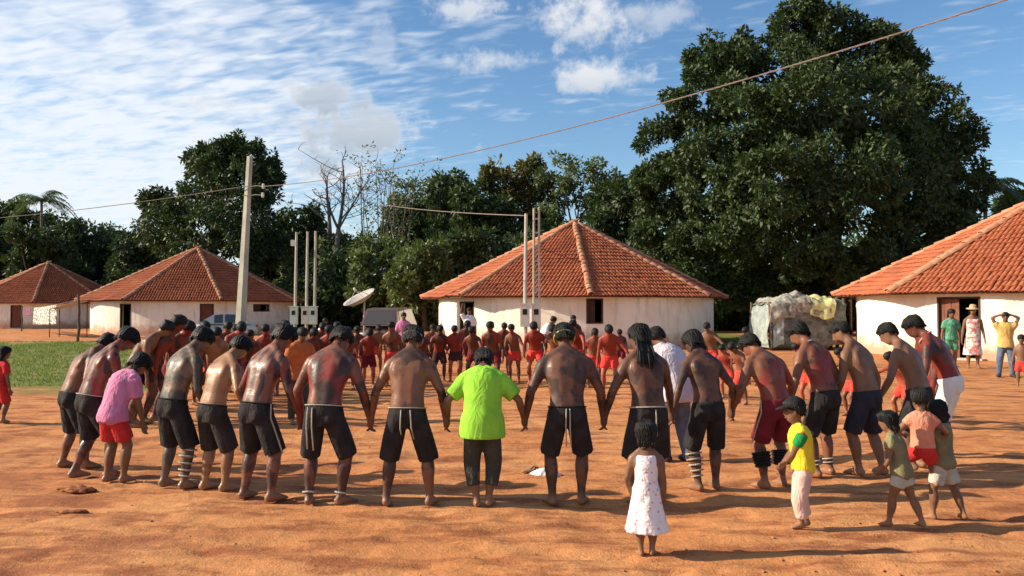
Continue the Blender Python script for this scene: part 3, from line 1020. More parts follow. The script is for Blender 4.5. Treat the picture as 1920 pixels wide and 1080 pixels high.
def dish():
    d = 38.0
    p = np.array([(683 - 960) / F * d, d, 0])
    e = empty('satellite_dish', p, 0, 'large tilted satellite dish on a pole beside the house', 'satellite dish')
    c = at(678, 566, d) - p
    ax = np.array([-.42, -.28, .86])
    ax /= np.linalg.norm(ax)
    u = np.cross(ax, (0, 1, 0)); u /= np.linalg.norm(u)
    w = np.cross(ax, u)
    n, m = 28, 8
    V, f = [], []
    for th in (0.0, -.02):
        for i in range(m + 1):
            r = i / m * .82
            for j in range(n):
                a = j / n * 2 * math.pi
                V.append(c + u * r * math.cos(a) + w * r * math.sin(a) + ax * (.42 * r * r + th))
    for s in range(2):
        for i in range(m):
            for j in range(n):
                a, b = s * (m + 1) * n + i * n + j, s * (m + 1) * n + i * n + (j + 1) % n
                q = (a, b, b + n, a + n)
                f.append(q if s == 0 else q[::-1])
    for j in range(n):
        a, b = m * n + j, m * n + (j + 1) % n
        f.append((a, b, b + (m + 1) * n, a + (m + 1) * n))
    mb = MB(); mb.add(V, f)
    mb.build('reflector', mat_plain('dish_grey', (.40, .36, .33), (.30, .27, .25), 4, .6, .4), e, True)
    mb = MB(); mb.tube([(0, 0, -.2), (0, 0, c[2] - .02)], .05, n=10); mb.build('pole', M['metal'], e)
    fp = c + ax * .62
    mb = MB()
    for a in (0, 2.1, 4.2):
        mb.tube([c + (u * math.cos(a) + w * math.sin(a)) * .62 + ax * .16, fp], .012, n=6)
    mb.build('feed_struts', M['metal'], e)
    mb = MB(); mb.tube([fp - ax * .02, fp + ax * .14], [.07, .05], n=10); mb.build('feed_horn', M['white_paint'], e, True)
    for k in range(8):
        a = k * math.pi / 4
        mb = MB(); mb.tube([c + (u * math.cos(a) + w * math.sin(a)) * r + ax * (.42 * r * r - .035) for r in (.05, .4, .8)], .014, n=5)
        mb.build('rib', M['metal'], e)


dish()


def shelter():
    """lumpy hut or load under several tarpaulins"""
    d = 33.5
    c = np.array([(1492 - 960) / F * d, d, 0])
    e = empty('tarpaulin_shelter', c, 0, 'lumpy shelter covered with patched tarpaulins beside the near house', 'shelter')
    hw, dp = 1.52, 1.3
    for x in (-hw + .05, -.6, .6, hw - .05):
        for y in (-dp + .05, dp - .05):
            frm = MB()
            frm.tube([(x, y, -.1), (x + rng.normal(0, .03), y, 1.95)], .05, n=6)
            frm.build('post', M['post_wood'], e, True)

    def top(x, y):
        t = 2.16 - .16 * (x / hw) ** 2 - .22 * (y / dp) ** 2 - .45 * np.clip(-x / hw - .72, 0, 1) ** 1.3 * 2
        return t + .34 * (vnoise(x * 1.7 + 3, y * 1.6, 31) - .5) + .12 * (vnoise(x * 5, y * 5, 32) - .5)

    def drape(nm, x0, x1, v0, v1, mat, off, seed, skew=0.0, kx=46, kv=40):
        """sheet over the shelter; v from 0 (front hem) over the top to 1 (back hem)"""
        X, Vv = np.meshgrid(np.linspace(0, 1, kx), np.linspace(v0, v1, kv))
        x = x0 + (x1 - x0) * X + skew * (Vv - v0)
        s = Vv * 6.6
        y = np.where(s < 1.9, -dp, np.where(s > 4.7, dp, -dp + (s - 1.9) / 2.8 * 2 * dp))
        y = -dp + np.clip((s - 1.9) / 2.8, 0, 1) * 2 * dp
        zt = top(x, y)
        z = np.where(s < 1.9, zt - (1.9 - s), np.where(s > 4.7, zt - (s - 4.7), zt))
        wr = (vnoise(x * 2.6 + seed, z * 2.2 + y, seed) - .5) * .22 + (vnoise(x * 7 + seed, z * 6 + y * 2, seed + 1) - .5) * .10
        out = np.where(s < 1.9, -1, np.where(s > 4.7, 1, 0))
        y2 = y + out * (off + wr * .8 + .08)
        z2 = z + np.where(out == 0, off + np.abs(wr) * .5, 0)
        V = np.stack([x, y2, z2], -1).reshape(-1, 3)
        i = (np.arange(kv - 1)[:, None] * kx + np.arange(kx - 1)[None]).ravel()
        me = fastmesh(nm, V, np.stack([i, i + 1, i + kx + 1, i + kx], 1), True)
        o = link(nm, me, mat, e)
        sm = o.modifiers.new('thickness', 'SOLIDIFY'); sm.thickness = .012
        return o
    grey = mat_plain('grey_tarp', (.17, .17, .155), (.05, .05, .05), 3.2, .7, .3, .8, .05, 9)
    cream = mat_plain('cream_tarp', (.40, .37, .30), (.20, .18, .15), 4.5, .75, .3, .7, .05, 8)
    yel = mat_plain('yellow_green_tarp', (.50, .47, .20), (.42, .40, .20), 2.5, .7, .3, .5, .04, 8)
    pale = mat_plain('pale_plastic', (.36, .39, .37), (.20, .23, .22), 3.5, .5, .4, .7, .05, 8)
    drape('grey_tarpaulin', -hw, hw, .03, .9, grey, .02, 3)
    drape('cream_tarpaulin', -hw - .04, -.55, .19, .8, cream, .075, 6, .5)
    drape('beige_tarpaulin', -.75, .9, .21, .75, mat_plain('beige_tarp', (.36, .31, .24), (.15, .13, .11), 5.5, .8, .2, .8, .05, 9), .06, 12, -.3)
    drape('yellow_tarpaulin', .05, 1.0, .20, .55, yel, .10, 8, 1.3)
    drape('plastic_sheet', -hw + .1, -1.0, .03, .19, pale, .07, 15, .1)
    k = 30
    Yg, Zg = np.meshgrid(np.linspace(-dp - .05, dp, k), np.linspace(.05, 1, k))
    zt = top(np.full_like(Yg, -hw), Yg) + .05
    wr = (vnoise(Yg * 2.4, Zg * 3, 51) - .5) * .3 + (vnoise(Yg * 7, Zg * 7, 52) - .5) * .12
    V = np.stack([-hw - .03 - .06 * np.sin(Zg * math.pi) + wr * .3 + .12 * Zg ** 4, Yg, zt * Zg], -1).reshape(-1, 3)
    i = (np.arange(k - 1)[:, None] * k + np.arange(k - 1)[None]).ravel()
    o = link('end_tarpaulin', fastmesh('end_tarpaulin', V, np.stack([i, i + 1, i + k + 1, i + k], 1), True), pale, e)
    o.modifiers.new('thickness', 'SOLIDIFY').thickness = .012
    for x in (1.50, 1.78):                       # dark boards and poles leaning at the shelter's end
        for k in range(3):
            mb = MB()
            mb.box((x + .05 * k, -1.2 + .8 * k, 1.05), (.06, .16, 2.1 + .1 * k), .2 * k)
            mb.build('board', M['post_wood'], e)


shelter()


def car(label, loc, rz, body_c, glass_c, L=3.9, W=1.62, H=1.42, van=False):
    e = empty('parked_car', loc, rz, label, 'car')
    pm, T = mat_new('car_paint')
    finish(T, T.mix(T.noise(T.n('ShaderNodeTexCoord').outputs['Object'], 3, 5), body_c, tuple(x * .8 for x in body_c)), .35, .5, Coat_Weight=.4)
    gm, T = mat_new('car_glass')
    finish(T, glass_c, .08, .6)
    # side profile: x along the car (front at -L/2), lower hull then greenhouse
    hb = .92 if not van else 1.0
    xs = np.array([-.5, -.47, -.36, -.2, 0, .25, .42, .49, .5]) * L
    zt = np.array([.55, .72, .82, hb, hb + .02, hb + .02, hb, .85, .55])
    zb = np.array([.38, .26, .22, .2, .2, .2, .22, .3, .4])
    wd = np.array([.70, .86, .95, 1, 1, 1, .97, .9, .75]) * W / 2
    mb = MB()
    V, f, n = [], [], 12
    for x, a, b, w in zip(xs, zt, zb, wd):
        for t in np.arange(n) / n * 2 * math.pi:
            cy, cz = math.cos(t), math.sin(t)
            k = 1 / max(abs(cy), abs(cz)) ** .72
            V.append((x, cy * w * k * .92 if abs(cy * k) < 1.1 else cy * w, (a + b) / 2 + cz * (a - b) / 2 * k * .98))
    for i in range(len(xs) - 1):
        for j in range(n):
            a, b = i * n + j, i * n + (j + 1) % n
            f.append((a, a + n, b + n, b))
    f += [tuple(range(n)), tuple(range((len(xs) - 1) * n, len(xs) * n))[::-1]]
    mb.add(V, f)
    body = mb.build('body', pm, e, True)
    x0, x1 = (-.27 * L, .40 * L) if not van else (-.36 * L, .46 * L)
    gx = [(x0, hb - .02), (x0 + .20 * L if not van else x0 + .1 * L, H - .05), (x0 + .33 * L, H), (x1 - .12 * L, H - .02), (x1, hb)]
    ro = MB()
    V, f = [], []
    for (x, z) in gx:
        k = (z - hb) / (H - hb)
        w = W / 2 * (.94 - .18 * k)
        V += [(x, -w, z), (x, w, z)]
    V2 = [(x, (-1 if i % 2 == 0 else 1) * W / 2 * .94, hb - .03) for i, (x, y, z) in enumerate(V)]
    V += V2
    m_ = len(gx)
    for i in range(m_ - 1):
        f.append((2 * i, 2 * i + 2, 2 * i + 3, 2 * i + 1))
        f.append((2 * i, 2 * m_ + 2 * i, 2 * m_ + 2 * i + 2, 2 * i + 2))
        f.append((2 * i + 1, 2 * i + 3, 2 * m_ + 2 * i + 3, 2 * m_ + 2 * i + 1))
    ro.add(V, f)
    ro.build('cabin', pm, e)

    def pane(nm, P, nrm):
        P = np.array(P, float)
        c = P.mean(0)
        q = c + (P - c) * .86 + np.array(nrm) * .012
        g = MB(); g.add(list(q) + list(q - np.array(nrm) * .008), [(0, 1, 2, 3), (7, 6, 5, 4), (0, 4, 5, 1), (1, 5, 6, 2), (2, 6, 7, 3), (3, 7, 4, 0)])
        g.build(nm, gm, e)
    Vn = np.array(V)
    pane('windscreen', [Vn[0], Vn[1], Vn[3], Vn[2]], (-.7, 0, .7))
    pane('rear_window', [Vn[2 * m_ - 1], Vn[2 * m_ - 2], Vn[2 * m_ - 4], Vn[2 * m_ - 3]], (.7, 0, .7))
    for s in (0, 1):
        for i in (1, 2):
            pane('side_window', [Vn[2 * i + s], Vn[2 * i + 2 + s], Vn[2 * m_ + 2 * i + 2 + s], Vn[2 * m_ + 2 * i + s]], (0, -1 if s == 0 else 1, 0.2))
        for x in (-.31 * L, .30 * L):
            y = (-1 if s == 0 else 1) * (W / 2 - .08)
            w = MB(); w.tube([(x, y - .1, .3), (x, y - .06, .3), (x, y + .06, .3), (x, y + .1, .3)], [.27, .3, .3, .27], n=20)
            wo = w.build('wheel', M['black'], e)
            w = MB(); w.tube([(x, y + (-.11 if s == 0 else .11), .3), (x, y, .3)], [.17, .18], n=16)
            w.build('rim', M['metal'], wo)
        y = (-1 if s == 0 else 1) * W * .33
        w = MB(); w.ball((-.485 * L, y, .64), (.06, .16, .08)); w.build('headlight', M['white_paint'], e, True)
        w = MB(); w.ball((.49 * L, y * 1.05, .75), (.05, .12, .10)); w.build('tail_light', mat_plain('red_lens', (.4, .02, .02), None, 5, .3, .5), e, True)
    w = MB(); w.tube([(-.505 * L, -W * .38, .42), (-.515 * L, 0, .42), (-.505 * L, W * .38, .42)], .075, n=8, hint=(0, 0, 1)); w.build('bumper', M['black'], e, True)


car('silver hatchback parked before the tiled house behind the left dancers', (at(412, 600, 43)[0], 43, 0), R(18), (.50, .52, .52), (.06, .07, .08))
car('dull red van with broad windscreen parked facing the dancers', (at(722, 600, 33)[0], 34, 0), R(84), (.14, .065, .058), (.07, .06, .055), 4.2, 1.66, 1.72, True)

# clothes line, cloths, posts, bicycle at the far yard
def post(px, top, base, label, rr=.07):
    d = gd(base)
    p = np.array([(px - 960) / F * d, d, 0])
    h = at(px, top, d)[2]
    mb = MB()
    r_ = np.random.default_rng(px)
    t = np.linspace(0, 1, 7)
    P = np.stack([r_.normal(0, .02, 7), r_.normal(0, .02, 7), -.2 + t * (h + .2)], 1)
    mb.tube(P, rr * (1.1 - .25 * t), n=7)
    o = mb.build('wooden_post', M['post_wood'], None, True)
    o.location = p
    tag(o, label, 'post')
    return p, h


pA, hA = post(148, 552, 641, 'thick dark wooden post at the end of the clothes line')
pB, hB = post(42, 574, 621, 'thin wooden post before the doorway of the farthest house', .05)
l0, l1 = pA + np.array([0, 0, hA - .25]), pB + np.array([0, 0, hB - .15])
wire('clothes_line', 'sagging clothes line between two wooden posts', l0, l1, .12, .012, M['cable'], n=24)


def hung_cloth(t0, t1, drop, label, mat, seed):
    k, m = 26, 18
    t = np.linspace(t0, t1, k)
    P = l0 + np.outer(t, l1 - l0)
    P[:, 2] -= .12 * 4 * t * (1 - t)
    nrm = np.cross(l1 - l0, (0, 0, 1)); nrm /= np.linalg.norm(nrm)
    V = []
    for j in range(m):
        q = j / (m - 1)
        V.append(P + np.outer(.05 * q * np.sin(np.linspace(0, 20, k) + seed) + .08 * q * (vnoise(t * 40, t * 0 + q * 3, seed) - .5), nrm) - np.array([0, 0, drop * q]))
    V = np.concatenate(V)
    i = (np.arange(m - 1)[:, None] * k + np.arange(k - 1)[None]).ravel()
    o = link('hanging_cloth', fastmesh('hanging_cloth', V, np.stack([i, i + 1, i + k + 1, i + k], 1), True), mat)
    o.modifiers.new('thickness', 'SOLIDIFY').thickness = .012
    tag(o, label, 'cloth')


pm, T = mat_new('patterned_cloth')
tc = T.n('ShaderNodeTexCoord').outputs['Object']
vor = T.n('ShaderNodeTexVoronoi', {'Vector': tc, 'Scale': 3.6}, feature='DISTANCE_TO_EDGE').outputs[0]
finish(T, T.mix(T.step(vor, .07, .11), (.80, .78, .70), (.10, .105, .09)), .9, .1)
hung_cloth(.30, .72, 1.15, 'white cloth with dark pattern hanging on the clothes line', pm, 3)
hung_cloth(.80, .90, .55, 'small purple garment hanging on the clothes line', mat_cloth('purple_cloth', (.22, .08, .13)), 7)


def awning():
    d = 47.0
    c = np.array([(131 - 960) / F * d, d, 0])
    e = empty('awning', c, R(8), 'small pale cloth awning on thin poles before the farthest house', 'awning')
    n = 16
    X, Y = np.meshgrid(np.linspace(-.85, .75, n), np.linspace(-.7, .7, n))
    Z = 1.95 + .32 * X + .10 * (vnoise(X * 3, Y * 3, 5) - .5) - .10 * np.cos(X * 1.9) * np.cos(Y * 2.1)
    i = (np.arange(n - 1)[:, None] * n + np.arange(n - 1)[None]).ravel()
    o = link('cloth', fastmesh('cloth', np.stack([X, Y, Z], -1).reshape(-1, 3), np.stack([i, i + 1, i + n + 1, i + n], 1), True), mat_plain('pale_awning', (.66, .60, .52), (.50, .44, .37), 4, .85, .2), e)
    o.modifiers.new('thickness', 'SOLIDIFY').thickness = .012
    for x in (-.82, .72):
        for y in (-.67, .67):
            mb = MB(); mb.tube([(x, y, -.1), (x, y, 1.95 + .32 * x)], .028, n=6); mb.build('pole', M['post_wood'], e, True)


awning()

# ------------------------------------------------------------------ people
def mat_skin(name, tone, paint=(.042, .026, .022), cover=0.0, style='patch', leg=0.0, red=0.0, gloss=.40):
    """brown skin with body paint: dark dye and red pigment in worn shapes of their own"""
    m, T = mat_new(name)
    tc = T.n('ShaderNodeTexCoord').outputs['Object']
    x, y, z = T.n('ShaderNodeSeparateXYZ', {0: tc}).outputs
    rnd = T.n('ShaderNodeObjectInfo').outputs['Random']
    sh = T.n('ShaderNodeVectorMath', {0: tc, 1: T.xyz(T.m('MULTIPLY', rnd, 9.0), T.m('MULTIPLY', rnd, 4.0), rnd)}, operation='ADD').outputs[0]
    c = T.mix(T.step(T.noise(sh, 6, 5, .6), .35, .68), tone, tuple(v * .78 for v in tone))
    tors = T.m('MULTIPLY', T.step(z, .74, .84), T.step(z, 1.36, 1.28))
    if red:
        c = T.mix(T.m('MULTIPLY', T.m('MULTIPLY', T.step(T.noise(sh, 3.2, 4, .55), .62 - .4 * red, .74 - .4 * red), .85), T.m('MULTIPLY', T.step(z, .55, .7), T.step(z, 1.42, 1.30, .35, 1))), c, (.22, .026, .020))
    if cover:
        n = T.noise(sh, 5.5, 5, .6)
        if style == 'patch':
            k = T.step(n, .68 - .36 * cover, .78 - .36 * cover)
        elif style == 'bands':
            w = T.m('SINE', T.m('ADD', T.m('MULTIPLY', z, 46.0), T.m('MULTIPLY', n, 5.0)))
            k = T.step(w, .9 - 1.8 * cover, 1.2 - 1.8 * cover)
        elif style == 'panels':
            w = T.m('MULTIPLY', T.m('SINE', T.m('MULTIPLY', x, 27.0)), T.m('SINE', T.m('ADD', T.m('MULTIPLY', z, 13.0), 2.2)))
            k = T.step(T.m('ADD', T.m('MULTIPLY', w, .6), T.m('MULTIPLY', T.m('SUBTRACT', n, .5), 3.4)), .3 - cover, 1.1 - cover)
        else:
            w = T.m('SINE', T.m('ADD', T.m('MULTIPLY', x, 70.0), T.m('MULTIPLY', n, 4.0)))
            k = T.step(w, .7 - 1.6 * cover, 1.0 - 1.6 * cover)
        c = T.mix(T.m('MULTIPLY', T.m('MULTIPLY', k, tors), .92), c, paint)
    if leg:
        k = T.m('MULTIPLY', T.step(z, .44, .36), T.step(T.noise(sh, 7, 4, .6), .62 - .35 * leg, .72 - .35 * leg))
        c = T.mix(T.m('MULTIPLY', k, .8), c, paint)
    c = T.mix(T.step(z, .14, .02, 0, .55), c, (.38, .19, .10))        # dust on the feet
    hgt = T.m('ADD', T.noise(tc, 22, 4, .55), T.m('MULTIPLY', T.noise(tc, 90, 3, .5), .25))
    finish(T, c, T.step(T.noise(sh, 14, 6, .65), .3, .7, gloss - .03, gloss + .28), .27, hgt, .20, .012, Subsurface_Weight=.0)
    return m


SK = (.215, .095, .052)
S = {
    'plain': mat_skin('skin_brown', (.20, .098, .056)),
    'pale': mat_skin('skin_light_brown', (.36, .19, .11)),
    'dark': mat_skin('skin_dark_dye', (.145, .064, .039), (.050, .029, .024), cover=.6, leg=.5),
    'patch': mat_skin('skin_dye_patches', SK, cover=.5, leg=.5, gloss=.33),
    'grey': mat_skin('skin_grey_dye', (.20, .115, .075), (.05, .046, .040), .62, 'patch', .5, gloss=.30),
    'panels': mat_skin('skin_red_and_black_panels', (.20, .076, .050), cover=.7, style='panels', leg=.7, red=.38, gloss=.30),
    'bands': mat_skin('skin_dye_bands', SK, cover=.5, style='bands', leg=.7, gloss=.36),
    'red': mat_skin('skin_red_pigment', (.21, .084, .048), cover=.40, red=.34, leg=.3, gloss=.36),
    'redlines': mat_skin('skin_red_lines', (.23, .090, .058), (.04, .026, .026), .42, 'lines', .6, .3, .32),
    'darkred': mat_skin('skin_dark_red', (.14, .050, .034), cover=.5, red=.45, leg=.6, gloss=.38),
    'farred': mat_skin('skin_bright_red_pigment', (.36, .095, .052), (.09, .035, .028), .25, 'patch', .4, .75, .4),
    'tan': mat_skin('skin_tan', (.33, .17, .09), (.17, .08, .045), .4, 'patch', .3, gloss=.32),
}
hm, T = mat_new('black_hair')
tc = T.n('ShaderNodeTexCoord').outputs['Object']
hx, hy, hz = T.n('ShaderNodeSeparateXYZ', {0: tc}).outputs
finish(T, T.mix(T.noise(tc, 16, 4), (.008, .0075, .008), (.018, .016, .015)), .62, .22,
       T.noise(T.xyz(T.m('MULTIPLY', hx, 90), T.m('MULTIPLY', hy, 90), T.m('MULTIPLY', hz, 12)), 1.0, 2, .5), .25, .01)
S['hair'] = hm
C = {
    'black': mat_cloth('black_cotton', (.020, .018, .019), (.034, .030, .030)),
    'navy': mat_cloth('navy_cotton', (.022, .022, .034), (.034, .032, .045)),
    'greyblack': mat_cloth('faded_black_cotton', (.040, .037, .035), (.024, .022, .022)),
    'red': mat_cloth('red_shorts', (.52, .035, .03), (.40, .025, .025)),
    'coral': mat_cloth('coral_red_shorts', (.68, .065, .045), (.56, .04, .032)),
    'crimson': mat_cloth('dark_crimson', (.17, .018, .025), (.12, .012, .02)),
    'pink': mat_cloth('pink_cotton', (.60, .22, .36), (.52, .17, .30)),
    'green': mat_cloth('lime_green', (.30, .60, .05), (.23, .50, .045), 9, .5),
    'charcoal': mat_cloth('charcoal_trousers', (.062, .062, .048), (.042, .042, .034)),
    'white': mat_cloth('white_cotton', (.75, .73, .71), (.66, .63, .60)),
    'whitepink': mat_cloth('pale_pink_shirt', (.70, .60, .62), (.62, .50, .53)),
    'jeans': mat_cloth('blue_jeans', (.085, .12, .18), (.14, .18, .24), 16),
    'orange': mat_cloth('orange_shirt', (.46, .13, .04), (.38, .10, .035)),
    'yellow': mat_cloth('yellow_shirt', (.80, .60, .04), (.72, .50, .03)),
    'palepink': mat_cloth('pale_pink_trousers', (.68, .45, .38), (.60, .38, .32)),
    'olive': mat_cloth('olive_cotton', (.22, .19, .10), (.15, .13, .07)),
    'greywhite': mat_cloth('grey_white_cotton', (.46, .45, .38), (.36, .35, .30)),
    'peach': mat_cloth('orange_pink_top', (.62, .20, .12), (.55, .26, .17)),
    'tanshirt': mat_cloth('sand_yellow_shirt', (.62, .40, .14), (.54, .33, .11)),
    'teal': mat_cloth('green_print', (.05, .24, .12), (.16, .34, .26), 18),
    'darkbrown': mat_cloth('dark_brown', (.07, .03, .025)),
    'cord': mat_cloth('white_cord', (.42, .38, .31), None, 40, .2),
    'yellowband': mat_cloth('yellow_band', (.62, .50, .12), None, 40, .2),
    'green2': mat_cloth('green_sleeve', (.02, .25, .06), None, 14),
    'beads': mat_cloth('white_beads', (.48, .43, .37), (.26, .23, .20), 60, .5),
    'blackband': mat_cloth('black_band', (.018, .017, .018), None, 40, .3),
    'hat': mat_cloth('straw', (.55, .38, .24), (.42, .27, .16), 30, .4),
    'shoe': mat_cloth('dark_shoe', (.05, .045, .045), None, 20, .3, .6),
}
dm, T = mat_new('printed_dress')
tc = T.n('ShaderNodeTexCoord').outputs['Object']
vo = T.n('ShaderNodeTexVoronoi', {'Vector': tc, 'Scale': 30.0}).outputs
finish(T, T.mix(T.step(vo['Distance'], .30, .22), (.76, .73, .74), (.60, .34, .42)), .88, .12, T.noise(tc, 13, 3), .6, .05)
C['dress'] = dm
dm, T = mat_new('pink_print_dress')
tc = T.n('ShaderNodeTexCoord').outputs['Object']
finish(T, T.mix(T.step(T.noise(tc, 9, 3), .48, .56), (.78, .66, .58), (.66, .20, .18)), .88, .12, T.noise(tc, 13, 3), .6, .05)
C['printdress'] = dm
em, T = mat_new('eye')
finish(T, (.02, .014, .012), .2, .5)
S['eye'] = em
lm_, T = mat_new('lips')
finish(T, (.22, .07, .06), .5, .4)
S['lips'] = lm_

SS = np.array([-.10, -.05, 0, .07, .16, .26, .36, .43, .48, .53])
RXs = np.array([.06, .128, .158, .158, .144, .160, .178, .174, .120, .060])
RYs = np.array([.05, .088, .112, .110, .100, .110, .120, .108, .086, .060])
BAKE = []
UP = np.array([0, 0, 1.])


def nrm(v):
    v = np.asarray(v, float)
    return v / (np.linalg.norm(v) + 1e-12)


def ik(a, b, l1, l2, pole):
    a, b = np.asarray(a, float), np.asarray(b, float)
    d = b - a
    L = np.linalg.norm(d)
    if L > (l1 + l2) * .995:
        b = a + d / L * (l1 + l2) * .995
        d = b - a
        L = np.linalg.norm(d)
    x = (l1 * l1 - l2 * l2 + L * L) / (2 * L)
    h = math.sqrt(max(l1 * l1 - x * x, 0))
    u = d / L
    p = np.asarray(pole, float) - u * np.dot(pole, u)
    return a + u * x + nrm(p) * h, b


class Person:
    """one figure: skeleton posed from a few angles, body skinned over it as one surface, clothes and hair as children"""
    def __init__(s, px, fy, ty, yaw, label, lean=(18, 42), nod=55, hy=0, kb=.04, feet=None, hands=None, skin='plain', hair='short',
                 child=0.0, fem=0, near=True, broad=1.0, group=None, lift=0.0, scale=None, pelvis=None, base=None, swing=0, grip=.3):
        s.grip = grip
        s.near, s.child, s.broad, s.fem, s.yaw, s.label = near, child, broad, fem, R(yaw), label
        d = gd(fy) if base is None else base[1]
        bx = (px - 960) / F * d if base is None else base[0]
        s.base = np.array([bx, d, (float(ground_z(bx, d)) if base is None else 0) + lift])
        s.hs = 1 + .38 * child
        s.vox = .0132 if near else .023
        s.lean = (R(lean[0]), R(lean[1]))
        feet = feet or ((-.115, -.02, 0), (.115, .02, 0))
        leg = .370 * (1 - .04 * child)
        s.l1 = s.l2 = leg
        hipz = pelvis if pelvis else .075 + 2 * leg * (1 - kb)
        # centre of mass over the feet
        s.P0 = np.array([swing, -.10 * math.sin(s.lean[1]), hipz + .035])
        s.NB = s.spine(.53)[0]
        s.nod, s.hy = R(nod), R(hy)
        nd = s.spine(.53)[1] * .6 + np.array([0, math.sin(s.nod), math.cos(s.nod)]) * .4
        s.neck_top = s.NB + nrm(nd) * .075
        fw = np.array([0, math.cos(s.nod), -math.sin(s.nod)])
        up = np.array([0, math.sin(s.nod), math.cos(s.nod)])
        rt = np.array([1., 0, 0])
        c_, s_ = math.cos(s.hy), math.sin(s.hy)
        s.hx, s.hf = rt * c_ - fw * s_, fw * c_ + rt * s_
        s.hu = up
        s.HC = s.neck_top + (up * .095 + fw * .015) * s.hs
        zmax = max((s.HC + s.hs * .135 * (s.hu * math.cos(t) + s.hf * -math.sin(t)))[2] for t in np.linspace(-2, 2, 30))
        if scale is None:
            dh = d + math.cos(s.yaw) * s.HC[1] * .9
            scale = (CH + (HOR - ty) / F * dh - s.base[2]) / zmax
        s.k = scale
        s.hip, s.knee, s.ank, s.fdir = {}, {}, {}, {}
        for q, sd in ((0, -1), (1, 1)):
            f = feet[q]
            s.hip[sd] = s.P0 + np.array([sd * .085, 0, -.035])
            fz = .075 if len(f) < 4 else f[3]
            s.fdir[sd] = np.array([math.sin(R(f[2] + sd * 8)), math.cos(R(f[2] + sd * 8)), 0])
            s.knee[sd], s.ank[sd] = ik(s.hip[sd], (f[0], f[1] - .03, fz), s.l1, s.l2, s.fdir[sd] + np.array([sd * .12, 0, .1]))
        s.sh, s.elb, s.wr = {}, {}, {}
        cp, ct = s.spine(.425)
        hands = hands or {}
        for sd in (-1, 1):
            s.sh[sd] = cp + np.array([sd * .168 * broad, 0, 0])
            tgt = hands.get(sd, ('local', (sd * .30, .06, .64)))
            if tgt[0] == 'world':
                w = np.asarray(tgt[1], float) - s.base
                c0, s0 = math.cos(s.yaw), math.sin(s.yaw)
                t = np.array([w[0] * c0 - w[1] * s0, w[0] * s0 + w[1] * c0, w[2]]) / scale
            else:
                t = np.asarray(tgt[1], float)
            pole = np.asarray(tgt[2], float) if len(tgt) > 2 else np.array([sd * .55, -.8, 0])
            tw = t
            s.elb[sd], s.wr[sd] = ik(s.sh[sd], tw, .285, .255, pole)
        s.e = empty('person', s.base, -s.yaw, label, 'person', group)
        s.skin_body(S[skin])
        s.hair_cap(hair)

    def spine(s, t):
        n = 12
        if t > 0:
            t = t * 1.07
        p = s.P0.copy()
        for i in range(n):
            q = (i + .5) / n * t
            a = s.lean[0] + (s.lean[1] - s.lean[0]) * min(max(q / .45, 0), 1)
            p = p + np.array([0, math.sin(a), math.cos(a)]) * t / n
        a = s.lean[0] + (s.lean[1] - s.lean[0]) * min(max(t / .45, 0), 1)
        if t < 0:
            p = s.P0 + np.array([0, 0, t])
            a = s.lean[0] * .5
        return p, np.array([0, math.sin(a), math.cos(a)])

    def rxy(s, t):
        bx = s.broad if not s.child else .92
        rx = np.interp(t, SS, RXs) * (1 + (bx - 1) * np.clip((t - .1) / .2, 0, 1))
        ry = np.interp(t, SS, RYs) * (1 + (s.broad - 1) * .5) * (1 + .12 * s.child)
        if s.fem:
            rx = rx * np.where(t < .1, 1.04, .93)
        return rx, ry

    def out(s, mb, name, mat, remesh=True, parent=None, vox=None, smooth=4):
        for i in range(len(mb.v)):
            mb.v[i] = mb.v[i] * s.k
        o = mb.build(name, mat, parent or s.e, True)
        if remesh:
            r_ = o.modifiers.new('r', 'REMESH')
            r_.mode, r_.voxel_size, r_.use_smooth_shade = 'VOXEL', vox or s.vox, True
            sm = o.modifiers.new('s', 'SMOOTH')
            sm.factor, sm.iterations = .5, smooth
            BAKE.append(o)
        return o

    def leg_pt(s, sd, q):
        return s.hip[sd] + (s.knee[sd] - s.hip[sd]) * q if q <= 1 else s.knee[sd] + (s.ank[sd] - s.knee[sd]) * (q - 1)

    def arm_pt(s, sd, q):
        return s.sh[sd] + (s.elb[sd] - s.sh[sd]) * q if q <= 1 else s.elb[sd] + (s.wr[sd] - s.elb[sd]) * (q - 1)

    def skin_body(s, mat):
        mb = MB()
        fat = 1 + .12 * s.child
        T_ = np.linspace(-.10, .53, 20)
        P = [s.spine(t)[0] for t in T_]
        rx, ry = s.rxy(T_)

        def back(th, i):            # furrow of the spine (tube's -w side is the back or front; both get a faint one)
            g = np.exp(-((np.abs((th - 1.5 * math.pi + math.pi) % (2 * math.pi) - math.pi)) / .22) ** 2)
            return 1 - .10 * g * (1 if 3 < i < 17 else 0)
        mb.tube(P, rx, ry, n=26, shape=back)
        for sd in (-1, 1):
            # shoulder, trapezius, shoulder blade, buttock
            mb.ball(s.sh[sd] + np.array([-sd * .005, 0, -.005]), (.060 * s.broad, .064, .066))
            nb = s.spine(.55)[0]
            mb.tube([nb + (0, -.01, .02), (nb + s.sh[sd]) / 2 + (0, -.012, .012), s.sh[sd] + (0, -.01, .005)], [.045, .052, .05], n=10)
            cp, ct = s.spine(.36)
            bk = nrm(np.cross((1, 0, 0), ct))
            mb.ball(cp + np.array([sd * .088, 0, 0]) + bk * .082, (.062, .090, .026), np.array([(1, 0, 0), ct, bk]), n=10)
            mb.ball(s.P0 + np.array([sd * .075, -.040, -.03]), (.080, .072, .09))
            # leg
            pr = [(0, .088), (.2, .090), (.5, .079), (.8, .063), (1, .057), (1.12, .058), (1.3, .064), (1.5, .056), (1.75, .042), (1.92, .037), (2.0, .040)]
            lp = []
